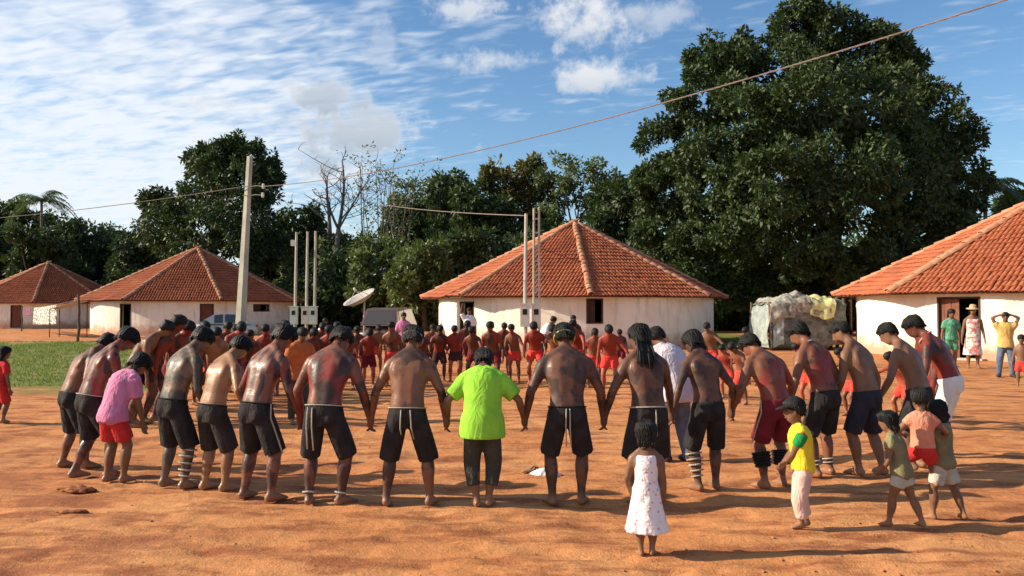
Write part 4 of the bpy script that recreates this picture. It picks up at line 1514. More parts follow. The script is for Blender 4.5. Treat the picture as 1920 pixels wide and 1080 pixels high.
            for q, r_ in pr:
                p = s.leg_pt(sd, q)
                if 1.1 < q < 1.7:
                    p = p - s.fdir[sd] * .012
                lp.append(p)
            mb.tube(lp, [r_ * fat for _, r_ in pr], n=12)
            a, fd = s.ank[sd], s.fdir[sd]
            side = np.cross(fd, UP)
            fl = .165 * (1 - .05 * s.child)
            ty = a[2] - .055
            mb.tube([a - fd * .055 + (0, 0, -.045), a - fd * .03 + (0, 0, -.035), a + fd * .03 + (0, 0, -.03), a + fd * .08 + (0, 0, -.043), a + fd * .13 + (0, 0, -.053), a + fd * fl + (0, 0, -.058)],
                    [.030, .039, .042, .048, .053, .043], [.030, .040, .050, .036, .024, .017], hint=side, n=12)
            if s.near:
                for j in range(5):
                    o = a + fd * (fl - .01 - .012 * abs(j - 1) * (1 if j > 1 else .3)) + side * (-.032 + .016 * j) * (-sd) + (0, 0, -.060)
                    mb.ball(o + fd * .012, (.010, .010, .009), n=6, m=4)
            # arm
            pr = [(-.05, .057), (.15, .060), (.45, .053), (.8, .044), (1, .040), (1.2, .042), (1.5, .037), (1.85, .029), (2, .028)]
            mb.tube([s.arm_pt(sd, q) for q, _ in pr], [r_ * fat * (s.broad ** .6) for _, r_ in pr], n=10)
            s.hand(mb, sd)
        # neck and head
        mb.tube([s.spine(.49)[0], s.NB, s.neck_top, s.HC - s.hu * .03 * s.hs], [.062, .056, .052, .052], n=12)
        h = s.hs
        hz = [-.118, -.105, -.085, -.055, -.02, .03, .07, .10, .118]
        hrx = [.022, .040, .052, .062, .068, .074, .070, .048, .012]
        hry = [.020, .036, .055, .074, .088, .096, .088, .058, .014]
        ho = [.055, .050, .038, .020, .006, .0, -.004, -.004, -.004]
        mb.tube([s.HC + h * (s.hu * a + s.hf * b) for a, b in zip(hz, ho)], np.array(hrx) * h, np.array(hry) * h, hint=s.hx, n=18)
        ax = np.array([s.hx, s.hf, s.hu])
        mb.tube([s.HC + h * (s.hf * a + s.hu * b) for a, b in ((.088, .022), (.098, .0), (.108, -.022), (.096, -.034))], np.array([.010, .012, .017, .014]) * h, hint=s.hx, n=8)
        mb.ball(s.HC + h * (s.hf * .082 + s.hu * -.062), np.array([.026, .016, .012]) * h, ax, 8, 5)
        mb.ball(s.HC + h * (s.hf * .080 + s.hu * .030), np.array([.048, .014, .010]) * h, ax, 8, 5)
        for sd in (-1, 1):
            mb.ball(s.HC + h * (s.hx * sd * .074 + s.hf * -.012 + s.hu * -.012), np.array([.012, .020, .032]) * h, ax, 8, 5)
        s.body = s.out(mb, 'body', mat)

    def hand(s, mb, sd):
        w = s.wr[sd]
        d = nrm(w - s.elb[sd])
        if s.grip > .6:
            d = nrm(d * .35 + np.array([0, 0, -.7]))
        k = (1 + .12 * s.child)
        n_ = np.array([-sd if s.grip < .6 else sd * .8, .15, 0.])
        n_ = nrm(n_ - d * np.dot(n_, d))         # palm normal, towards the body
        a = np.cross(d, n_)                       # across the palm
        if a[1] < 0:
            a = -a                                # thumb side forward
        mb.tube([w - d * .01, w + d * .02, w + d * .055, w + d * .088], np.array([.029, .038, .046, .044]) * k, np.array([.024, .024, .023, .019]) * k, hint=a, n=10)
        if not s.near:
            mb.tube([w + d * .07, w + d * .12 + n_ * .01, w + d * .15 + n_ * .03], [.034, .030, .02], [.015, .014, .010], hint=a, n=8)
            return
        for j, L in enumerate((.066, .075, .071, .056)):
            o = w + d * .082 + a * (.030 - .0205 * j)
            sp = a * (.06 - .04 * j)
            g = s.grip if s.grip < .6 else .25
            p1 = o + nrm(d + sp + n_ * (.25 + .5 * g)) * L * .45
            p2 = p1 + nrm(d * (1 - .9 * g) + n_ * (.8 + .6 * g)) * L * .38
            p3 = p2 + nrm(d * (.7 - 1.4 * g) + n_ * 1.2) * L * .30
            mb.tube([o - d * .012, p1, p2, p3], np.array([.0115, .0110, .0102, .0088]) * k, n=7)
        o = w + d * .025 + a * .030
        p1 = o + nrm(d * .8 + a * .8 + n_ * .3) * .036
        p2 = p1 + nrm(d + a * .25 + n_ * .4) * .032
        mb.tube([o - a * .012, p1, p2], np.array([.014, .0115, .0085]) * k, n=7)

    def hair_cap(s, kind):
        if not kind:
            return
        mb = MB()
        h = s.hs * 1.02
        r_ = np.random.default_rng(abs(hash(s.label)) % 9999 if False else sum(map(ord, s.label)))
        low = {'short': -.05, 'bob': -.075, 'long': -.08, 'crop': -.035}[kind]
        hz = np.array([low, low + .02, -.02, .01, .035, .055, .08, .105, .119, .125])
        rx = np.array([.058, .072, .080, .083, .084, .083, .075, .058, .038, .016])
        ry = np.array([.040, .052, .064, .076, .088, .101, .092, .067, .040, .010])
        of = np.array([-.052, -.046, -.036, -.028, -.018, -.005, -.005, -.006, -.008, -.008])
        g = {'crop': 1.0, 'short': 1.08, 'bob': 1.12, 'long': 1.10}[kind]
        P = [s.HC + h * (s.hu * a + s.hf * b) for a, b in zip(hz, of)]
        ph = r_.uniform(0, 6, 4)
        mb.tube(P, rx * h * g, ry * h * g, hint=s.hx, n=28, shape=lambda th, i: 1 + (.03 * np.sin(13 * th + ph[2]) + .02 * np.sin(23 * th + ph[3])) * (i == 0) + .010 * np.sin(4 * th + ph[0] + .4 * i) + .008 * np.sin(9 * th + ph[1] - .3 * i) + .003 * r_.normal(0, 1, 28))
        # locks at the hem and crown for an uneven outline
        n = (40 if s.near else 20) if kind in ('bob', 'long') else 0
        for j in range(n):
            t = r_.uniform(0, 2 * math.pi)
            i = int(r_.integers(0, 4))
            if math.sin(t) > .30:
                continue
            o = P[i] + s.hx * math.cos(t) * rx[i] * h * g * .95 + s.hf * math.sin(t) * ry[i] * h * g * .95
            dn = nrm(o - s.HC) * .06 - s.hu - (0, 0, .35) + r_.normal(0, .10, 3)
            L = r_.uniform(.025, .05) * h
            mb.tube([o, o + nrm(dn) * L * .6, o + nrm(dn + (0, 0, -.4)) * L], [.007 * h, .006 * h, .002], n=5)
        if s.near:                              # straight strands combed down from the crown
            for j in range(170):
                t = r_.uniform(0, 2 * math.pi)
                last = 0 if math.sin(t) < .25 else (4 if r_.random() < .6 else 5)
                f_ = r_.uniform(.985, 1.075)
                pts = []
                for i in range(8, last - 1, -2):
                    tt = t + .16 * math.sin(i + j)
                    pts.append(P[i] + (s.hx * math.cos(tt) * rx[i] + s.hf * math.sin(tt) * ry[i]) * h * g * f_)
                e_ = pts[-1] - s.hu * r_.uniform(.004, .032) * h + r_.normal(0, .005, 3)
                mb.tube(pts + [e_], [.0085 * h] * len(pts) + [.0025], n=3)
        if kind in ('long', 'bob'):
            L = .30 if kind == 'long' else .11
            st = s.HC - s.hf * .055 * h - s.hu * .04 * h
            cp, ct = s.spine(.40)
            end = cp + np.array([0, -.12, 0]) if kind == 'long' else st + (0, -.03, -L)
            for j in range(44 if s.near else 8):
                off = (j / (43 if s.near else 7) - .5) * .14 * h
                e1 = end + np.array([off * 1.1 + r_.normal(0, .008), r_.normal(0, .010), r_.normal(0, .03)])
                b = st + s.hx * off
                mid = (b + e1) / 2 + np.array([0, -.045, 0])
                mb.tube([b + s.hu * .03 * h, b, mid, e1], [.010 * h, .013 * h, .011 * h, .003], [.012, .016, .012, .003], hint=(1, 0, 0), n=5)
        s.hair = s.out(mb, 'hair', S['hair'], False)

    # ---- clothes
    def folds(s, seed, amp, k0=5, n=20, grow=None):
        r_ = np.random.default_rng(seed)
        a, b, c = r_.uniform(0, 6, 3)
        grow = grow if grow is not None else (lambda i: i)
        return lambda th, i: 1 + amp * grow(i) * (.6 * np.sin(k0 * th + a + .3 * i) + .4 * np.sin((k0 * 2 + 1) * th + b - .5 * i))

    def shorts(s, mat, to=.95, flare=1.0, waist=.055, name='shorts', stripe=None):
        mb = MB()
        T_ = np.linspace(-.12, waist, 9)
        rx, ry = s.rxy(np.maximum(T_, -.06))
        mb.tube([s.spine(t)[0] for t in T_], rx + .012, ry + .014, n=24)
        seed = sum(map(ord, s.label))
        paths = {}
        for sd in (-1, 1):
            mb.ball(s.P0 + np.array([sd * .074, -.036, -.035]), (.088, .085, .105))
            Q = np.linspace(-.05, to, 9)
            P = [s.leg_pt(sd, max(q, 0)) + (0, 0, .03 if q < 0 else 0) for q in Q]
            P = [p + np.array([sd * .010 * (q / max(to, .1)), -.012 * q, -.02 * max(q, 0)]) for p, q in zip(P, Q)]
            base = np.interp(Q, [0, .5, 1.0, 1.35, 2.0], [.094, .094, .087, .075, .058])
            rr = base * (1 + (flare - 1) * .6 * np.clip(Q / max(to, .3), 0, 1)) * (1 + .22 * s.child)
            mb.tube(P, rr, n=24, shape=s.folds(seed + sd, .075, 4, grow=lambda i: i / 8.0))
            paths[sd] = (P, rr)
        o = s.out(mb, name, C[mat], vox=max(s.vox, .014), smooth=3)
        if stripe:
            for sd in (-1, 1):
                P, rr = paths[sd]
                m2 = MB()
                pts = [p + np.array([sd * (r_ + .004), -.01, 0]) for p, r_ in zip(P, rr)]
                m2.tube([s.spine(waist)[0] + np.array([sd * (s.rxy(np.array([waist]))[0][0] + .022), 0, 0])] + pts[1:], .010, .006, hint=(0, 1, 0), n=6)
                s.out(m2, 'side_stripe', C[stripe], False, o)
        return o

    def pants(s, mat, to=1.9, flare=1.0, name='trousers'):
        return s.shorts(mat, to, flare, name=name)

    def shirt(s, mat, hem=-.08, sleeve=.62, loose=.030, name='t_shirt', sleeve_mat=None):
        mb = MB()
        T_ = np.linspace(hem, .505, 14)
        rx, ry = s.rxy(np.maximum(T_, .0))
        rx = np.maximum(rx, .150 if not s.fem else .146) if True else rx
        rx = np.where(T_ > .45, s.rxy(T_)[0], rx)
        seed = sum(map(ord, s.label))
        bulge = loose + .02 * np.clip((.12 - T_) / .2, 0, 1)
        f = s.folds(seed, .035, 4, grow=lambda i: 1.0 - i / 14.0)
        mb.tube([s.spine(t)[0] for t in T_], rx + bulge, ry + bulge, n=28, shape=f)
        if hem < 0:
            for sd in (-1, 1):
                mb.ball(s.P0 + np.array([sd * .070, -.050, -.01]), (.112, .105, .10))
        nb = s.spine(.52)[0]
        cc, ct = s.spine(.42)
        mb.ball(cc, (.185, .125, .10), np.array([(1, 0, 0), nrm(np.cross(ct, (1, 0, 0))), ct]), 16, 10)
        for sd in (-1, 1):
            mb.tube([nb + (0, 0, .0), (nb + s.sh[sd]) / 2 + (0, 0, .008), s.sh[sd]], [.078, .084, .086], n=12)
            if not sleeve_mat:
                s._sleeve(mb, sd, sleeve, loose)
        o = s.out(mb, name, C[mat], vox=max(s.vox, .012), smooth=3)
        if sleeve_mat:
            for sd in (-1, 1):
                m2 = MB()
                s._sleeve(m2, sd, sleeve, loose)
                s.out(m2, 'sleeve', C[sleeve_mat], True, o, vox=.012, smooth=2)
        return o

    def _sleeve(s, mb, sd, sleeve, loose):
        Q = np.linspace(-.08, sleeve, 6)
        mb.tube([s.arm_pt(sd, q) for q in Q], np.interp(Q, [0, .6, 1.9], [.068, .066, .042]) + loose * .45, n=14, shape=s.folds(7 + sd, .05, 3, grow=lambda i: i / 5.0))

    def dress(s, mat, to=.55, flare=1.5):
        """sleeveless dress: to = hem height as share of the hip height"""
        mb = MB()
        hipz = s.P0[2]
        T_ = np.linspace(.46, 0, 9)
        pts = [s.spine(t)[0] for t in T_]
        rx, ry = s.rxy(T_)
        rx, ry = list(rx + .018), list(ry + .020)
        n2 = 8
        for i in range(1, n2 + 1):
            t = i / n2
            pts.append(s.P0 + np.array([0, -.01, -(hipz * (1 - to)) * t]))
            rx.append(.178 * (1 + (flare - 1) * t)); ry.append(.135 * (1 + (flare - 1) * t))
        N = len(pts)
        mb.tube(pts, rx, ry, n=30, shape=s.folds(sum(map(ord, s.label)), .075, 5, grow=lambda i: max(0, (i - 6) / (N - 6))))
        for sd in (-1, 1):
            c = s.spine(.45)[0]
            mb.tube([c + (sd * .09, -.085, -.05), c + (sd * .105, -.02, .065), c + (sd * .09, .085, -.05)], .022, n=8)
        return s.out(mb, 'dress', C[mat], vox=.012, smooth=3)

    def ring(s, centre, axis, rx, ry, hint, r, name, mat, parent=None, n=26):
        axis = nrm(axis)
        u = nrm(np.asarray(hint) - axis * np.dot(hint, axis))
        w = np.cross(axis, u)
        t = np.linspace(0, 2 * math.pi, n + 1)
        P = centre + np.outer(np.cos(t) * rx, u) + np.outer(np.sin(t) * ry, w)
        mb = MB()
        mb.tube(P, r, hint=axis, n=6)
        return s.out(mb, name, C[mat], False, parent)

    def belt(s, mat='cord', t=.053, r=.005):
        p, ax = s.spine(t)
        rx, ry = s.rxy(np.array([t]))
        return s.ring(p, ax, rx[0] + .014, ry[0] + .016, (1, 0, 0), r, 'waist_cord', mat)

    def strings(s, xs, mat='cord', L=.30, r=.0065):
        """cord ends hanging down the back of the shorts"""
        for x, l in xs:
            p = s.spine(.05)[0]
            y0 = p[1] - s.rxy(np.array([.05]))[1][0] - .018
            yb = s.P0[1] - .130
            pts = [(x * .9, y0, p[2]), (x, yb - .002, s.P0[2] - .01), (x * 1.1, yb + .004, s.P0[2] - .11), (x * 1.25 + .01, yb + .03, p[2] - l)]
            mb = MB()
            mb.tube(pts, r, n=5)
            s.out(mb, 'hanging_cord', C[mat], False)

    def headband(s, mat='cord', z=-.045, tail=True, r=.006):
        h = s.hs
        o = s.ring(s.HC + h * (s.hu * (.03 + z) - s.hf * .02), s.hu + s.hf * .3, .097 * h, .099 * h, s.hx, r, 'headband', mat)
        return o

    def necklace(s, mat='beads', r=.008):
        p, ax = s.spine(.525)
        return s.ring(p + np.array([0, .01, -.005]), ax + np.array([0, .35, 0]), .082, .085, (1, 0, 0), r, 'necklace', mat)

    def band(s, sd, q, mat='blackband', r=.010, name='leg_band', extra=.006):
        p = s.leg_pt(sd, q)
        ax = s.leg_pt(sd, min(q + .05, 2)) - s.leg_pt(sd, q - .05)
        rad = np.interp(q, [0, 1, 1.3, 1.75, 2], [.095, .064, .073, .049, .046]) + extra
        if 1.1 < q < 1.7:
            p = p - s.fdir[sd] * .010
        return s.ring(p, ax, rad, rad, (1, 0, 0), r, name, mat, None, 18)

    def wrist(s, sd, mat='blackband'):
        p = s.arm_pt(sd, 1.88)
        return s.ring(p, s.wr[sd] - s.elb[sd], .030, .030, (0, 1, 0), .008, 'bracelet', mat, None, 14)

    def cap(s, mat='blackband', brim=True):
        h = s.hs
        mb = MB()
        z = [.035, .05, .08, .11, .135, .146]
        mb.tube([s.HC + h * (s.hu * a - s.hf * .008) for a in z], np.array([.090, .092, .086, .068, .036, .006]) * h, np.array([.110, .112, .104, .080, .042, .008]) * h, hint=s.hx, n=22)
        o = s.out(mb, 'cap', C[mat], False)
        if brim:
            m2 = MB()
            m2.tube([s.HC + h * (s.hu * .045 + s.hf * .06), s.HC + h * (s.hu * .042 + s.hf * .12), s.HC + h * (s.hu * .030 + s.hf * .175)], np.array([.085, .080, .045]) * h, np.array([.008, .007, .006]) * h, hint=s.hx, n=14)
            s.out(m2, 'cap_brim', C[mat], False, o)

    def brim_hat(s, mat='hat'):
        h = s.hs
        mb = MB()
        mb.tube([s.HC + h * s.hu * a for a in (.03, .05, .052, .10, .15, .16)], np.array([.165, .16, .092, .086, .07, .01]) * h, np.array([.18, .175, .108, .10, .08, .01]) * h, hint=s.hx, n=24)
        s.out(mb, 'hat', C[mat], False)

    def shoes(s, mat='shoe'):
        for sd in (-1, 1):
            a, fd = s.ank[sd], s.fdir[sd]
            mb = MB()
            mb.tube([a - fd * .075 + (0, 0, -.04), a - fd * .04 + (0, 0, -.03), a + fd * .04 + (0, 0, -.028), a + fd * .12 + (0, 0, -.045), a + fd * .19 + (0, 0, -.052)],
                    [.034, .046, .05, .055, .034], [.034, .048, .05, .032, .022], hint=np.cross(fd, UP), n=12)
            s.out(mb, 'shoe', C[mat], False)

    def face(s):
        h = s.hs
        for sd in (-1, 1):
            mb = MB()
            mb.ball(s.HC + h * (s.hf * .0835 + s.hx * sd * .031 + s.hu * .008), np.array([.013, .009, .0065]) * h, np.array([s.hx, s.hf, s.hu]), 8, 5)
            s.out(mb, 'eye', S['eye'], False)
        mb = MB()
        mb.ball(s.HC + h * (s.hf * .0945 + s.hu * -.062), np.array([.020, .007, .007]) * h, np.array([s.hx, s.hf, s.hu]), 8, 5)
        s.out(mb, 'mouth', S['lips'], False)

# near ring of dancers: px, feet row, head-top row, facing, label, options, outfit function
def ring_people():
    G = 'dancers of the near half of the ring'
    spec = [
        (146, 872, 624, 46, 'stooping outermost dancer in black shorts with pale shine along his bent back', dict(lean=(8, 38), nod=56, skin='patch', feet=((-.12, -.08, 0), (.12, .10, 0))), lambda p: (p.shorts('black', .98, 1.15),)),
        (182, 892, 612, 42, 'bent dancer in black shorts just behind the small figure in pink', dict(lean=(8, 35), nod=52, skin='redlines', feet=((-.14, -.12, 0), (.12, .12, 0)), kb=.08), lambda p: (p.shorts('black', .98, 1.1), p.belt())),
        (222, 902, 660, 26, 'short stooping person in pink t-shirt and bright red shorts', dict(lean=(8, 34), nod=60, skin='plain', hair='bob', child=.35, fem=1, feet=((-.10, -.03, 0), (.09, .06, 0))), lambda p: (p.shorts('red', .72, 1.08), p.shirt('pink', -.06, .75))),
        (334, 912, 612, 34, 'dancer with glossy grey painted back, long black shorts and a white-banded calf', dict(lean=(7, 30), nod=50, skin='grey', feet=((-.13, -.02, 0), (.13, .03, 0)), broad=1.05), lambda p: (p.shorts('black', 1.02, 1.2), [p.band(1, q, 'beads', .009) for q in (1.15, 1.32, 1.5, 1.68, 1.84)], p.belt('blackband'))),
        (408, 917, 628, 32, 'shorter dancer with orange-tan sunlit back and black shorts', dict(lean=(7, 32), nod=52, skin='tan', feet=((-.12, -.02, 0), (.13, .03, 0))), lambda p: (p.shorts('greyblack', 1.0, 1.15), p.belt('blackband'))),
        (490, 934, 606, 30, 'dancer with red-lined shiny back leaning forward in black shorts with pale side stripe', dict(lean=(8, 31), nod=45, skin='redlines', feet=((-.15, -.02, 0), (.15, .02, 0))), lambda p: (p.shorts('black', .95, 1.12, stripe='cord'), p.belt('blackband'))),
        (610, 944, 612, 12, 'stocky dancer with red and black panels on his back, white cords on his shorts', dict(lean=(6, 34), nod=58, hy=14, skin='panels', broad=1.12, kb=.05, feet=((-.12, -.02, -12), (.15, .04, 22)), swing=.02), lambda p: (p.shorts('black', .98, 1.08), p.belt(), p.strings([(-.075, .36), (-.03, .37)]), [p.band(q, 1.9, 'beads', .008, 'ankle_band') for q in (-1, 1)])),
        (766, 946, 608, 3, 'tall dancer with white headband and two cords hanging over black shorts', dict(lean=(4, 28), nod=36, skin='patch', broad=1.03, feet=((-.19, 0, -5), (.20, .02, 8))), lambda p: (p.shorts('black', 1.05, 1.08), p.belt(), p.headband(), p.strings([(-.035, .22), (.055, .26)]))),
        (905, 950, 652, 0, 'person in bright lime green t-shirt and dark calf-length trousers holding hands', dict(lean=(8, 34), nod=62, skin='plain', hair='bob', fem=1, broad=1.0, feet=((-.055, 0, -4), (.06, .02, 4))), lambda p: (p.pants('charcoal', 1.55, .90), p.shirt('green', -.13, .80, .045))),
        (1062, 943, 604, -2, 'broad dancer with yellow neck band and two white stripes down his black shorts', dict(lean=(3, 26), nod=36, skin='dark', broad=1.15, feet=((-.13, 0, -8), (.13, .02, 10))), lambda p: (p.shorts('black', .90, 1.12), p.strings([(-.022, .33), (.012, .33)]), p.headband('yellowband', -.06), p.belt('blackband'))),
        (1212, 940, 606, -8, 'dancer with long hair down his back and white waist cord, behind the girl in white', dict(lean=(4, 28), nod=32, hy=-18, skin='dark', hair='long', broad=1.0, feet=((-.11, 0, 0), (.11, .02, 0))), lambda p: (p.shorts('black', 1.0, 1.1), p.belt('cord', r=.007), p.strings([(.03, .24)]))),
        (1322, 918, 618, -14, 'slim dancer with dark dyed back and banded left calf in long black shorts', dict(lean=(6, 32), nod=46, hy=-12, skin='dark', hair='bob', broad=.93, feet=((-.10, .0, -4), (.10, .02, 6))), lambda p: (p.shorts('black', 1.02, 1.05), [p.band(-1, q, 'beads', .009) for q in (1.2, 1.35, 1.5, 1.65, 1.8)])),
        (1446, 912, 624, -22, 'dancer in crimson shorts with white side piping and black calf bands', dict(lean=(10, 38), nod=60, hy=-10, skin='red', broad=1.10, feet=((-.12, 0, -2), (.12, .03, 6))), lambda p: (p.shorts('crimson', .86, 1.12, stripe='cord'), [p.band(q, a, 'blackband', .016) for q in (-1, 1) for a in (1.25, 1.33, 1.41, 1.49, 1.57)])),
        (1538, 892, 602, -30, 'dancer with bright red painted shoulder and black shorts beside the tarpaulin shelter', dict(lean=(8, 32), nod=44, hy=-20, skin='red', broad=1.06, feet=((-.12, 0, 0), (.12, .03, 0))), lambda p: (p.shorts('black', .95, 1.1), p.necklace(), [p.band(q, a, 'beads', .008) for q in (-1, 1) for a in (1.75, 1.85)])),
        (1616, 888, 602, -32, 'dancer in navy shorts with plain brown back, head turned to the ring', dict(lean=(6, 28), nod=40, hy=-28, skin='plain', hair='crop', broad=.98, feet=((-.12, .0, 0), (.14, -.10, 0))), lambda p: (p.shorts('navy', .92, 1.15),)),
        (1712, 878, 604, -38, 'dancer in black shorts standing between navy shorts and white trousers', dict(lean=(8, 32), nod=42, hy=-22, skin='plain', hair='crop', broad=1.05, feet=((-.12, .0, 0), (.12, .02, 0))), lambda p: (p.shorts('black', .95, 1.1),)),
        (1770, 856, 590, -48, 'man in white knee-length trousers leaning in at the end of the near ring', dict(lean=(12, 36), nod=44, hy=-12, skin='darkred', hair='short', broad=1.08, feet=((-.12, .0, 0), (.12, .04, 0))), lambda p: (p.shorts('white', 1.15, 1.0, name='trousers'), p.necklace('peach', .012))),
    ]
    base = [np.array([(q[0] - 960) / F * gd(q[1]), gd(q[1])]) for q in spec]
    yaw = [R(q[3]) for q in spec]
    for i, (px, fy, ty, yw, lab, op, wear) in enumerate(spec):
        hands = {}
        for sd, j in ((-1, i - 1), (1, i + 1)):
            if 0 <= j < len(spec) and i != 2 and j != 2:
                mid = (base[i] + base[j]) / 2
                inw = np.array([math.sin(yaw[i]) + math.sin(yaw[j]), math.cos(yaw[i]) + math.cos(yaw[j])])
                inw /= np.linalg.norm(inw)
                me = base[i] - mid
                me = me / np.linalg.norm(me) * .012
                w = mid + inw * .12 + me
                hands[sd] = ('world', (w[0], w[1], .725), (sd * .55, -.8, 0))
            else:
                hands[sd] = ('local', (sd * .24, .20, .66))
        if i == 1:
            hands[1] = ('local', (.22, .22, .66))
        p = Person(px, fy, ty, yw, lab, hands=hands, group=G, grip=.8, **op)
        wear(p)


ring_people()

# children and bystanders close to the camera
p = Person(1210, 1038, 783, 8, 'little girl in sleeveless white dress standing alone with her back turned', lean=(0, 4), nod=4, child=1.0, fem=1, skin='plain', hair='bob', kb=.01,
           feet=((-.07, 0, -6), (.07, .03, 10)), hands={-1: ('local', (-.20, .12, .78), (-.6, -.8, .1)), 1: ('local', (.25, .04, .62))})
p.dress('dress', .40, 1.62)

p = Person(1500, 992, 743, -82, 'small boy in yellow shirt with green sleeve, pale pink trousers and dark cap', lean=(2, 8), nod=8, child=.95, skin='plain', hair='crop', kb=.02,
           feet=((-.07, .05, 0), (.07, -.04, 0)), hands={-1: ('local', (.04, .24, .82), (-.8, -.4, -.2)), 1: ('local', (-.02, .25, .86), (.8, -.5, -.3))})
p.pants('palepink', 1.72, 1.12)
p.shirt('yellow', -.02, .55, .030, sleeve_mat='green2')
p.cap('blackband')
p.face()

p = Person(1683, 990, 766, -48, 'child in olive top and pale shorts striding beside the child with the toddler', lean=(10, 16), nod=10, child=.7, skin='plain', hair='bob', fem=1, kb=.03,
           feet=((-.10, .16, 0), (.10, -.26, 20)), hands={-1: ('local', (-.16, .24, .80), (-.7, -.6, -.2)), 1: ('local', (.22, .12, .72))})
p.shorts('greywhite', .45, 1.2)
p.shirt('olive', -.05, .35, .028)

k4 = Person(1764, 973, 746, -35, 'older child in grey-white shorts carrying a toddler on the hip', lean=(6, 2), nod=10, hy=25, child=.55, skin='plain', hair='bob', fem=1, kb=.02,
            feet=((-.12, .12, 0), (.20, -.16, 25)), hands={-1: ('local', (-.20, .26, 1.02), (-.8, -.3, -.5)), 1: ('local', (.05, .30, .98), (.8, -.2, -.4))})
k4.shorts('greywhite', .72, 1.15)
k4.shirt('olive', -.02, .4, .026)
# toddler astride the carrier's hip
tb = k4.base + np.array([-.21, -.10, 0])
t_ = Person(0, 0, 0, 8, 'toddler in orange-pink top and red shorts held on the older child\'s hip', lean=(6, 8), nod=10, child=1.15, skin='plain', hair='crop', scale=.50, pelvis=.50,
            lift=.30, base=tb[:2], feet=((-.16, .20, 0, .06), (.24, .16, 0, .02)), hands={-1: ('local', (-.20, .24, .72), (-.8, -.3, -.4)), 1: ('local', (.34, .20, .74), (.6, -.6, -.4))})
t_.shorts('red', .75, 1.05)
t_.shirt('peach', .02, .35, .024)

# man with jeans inside the ring
p = Person(1262, 862, 612, -25, 'man in pale shirt and blue jeans standing inside the ring between two dancers', lean=(16, 34), nod=48, hy=10, skin='plain', hair='short', broad=1.06,
           feet=((-.11, .04, 0), (.10, -.08, 0)), hands={-1: ('local', (-.24, .14, .72)), 1: ('local', (.24, .16, .72))})
p.pants('jeans', 1.95, 1.1)
p.shirt('whitepink', -.12, .85, .040, 'shirt')
p.shoes()

p = Person(4, 792, 648, 30, 'child in red clothes cut off by the photo edge on the grass side', lean=(2, 6), nod=8, child=.5, skin='plain', hair='bob', fem=1)
p.shorts('red', .9, 1.1)
p.shirt('red', -.05, .6)

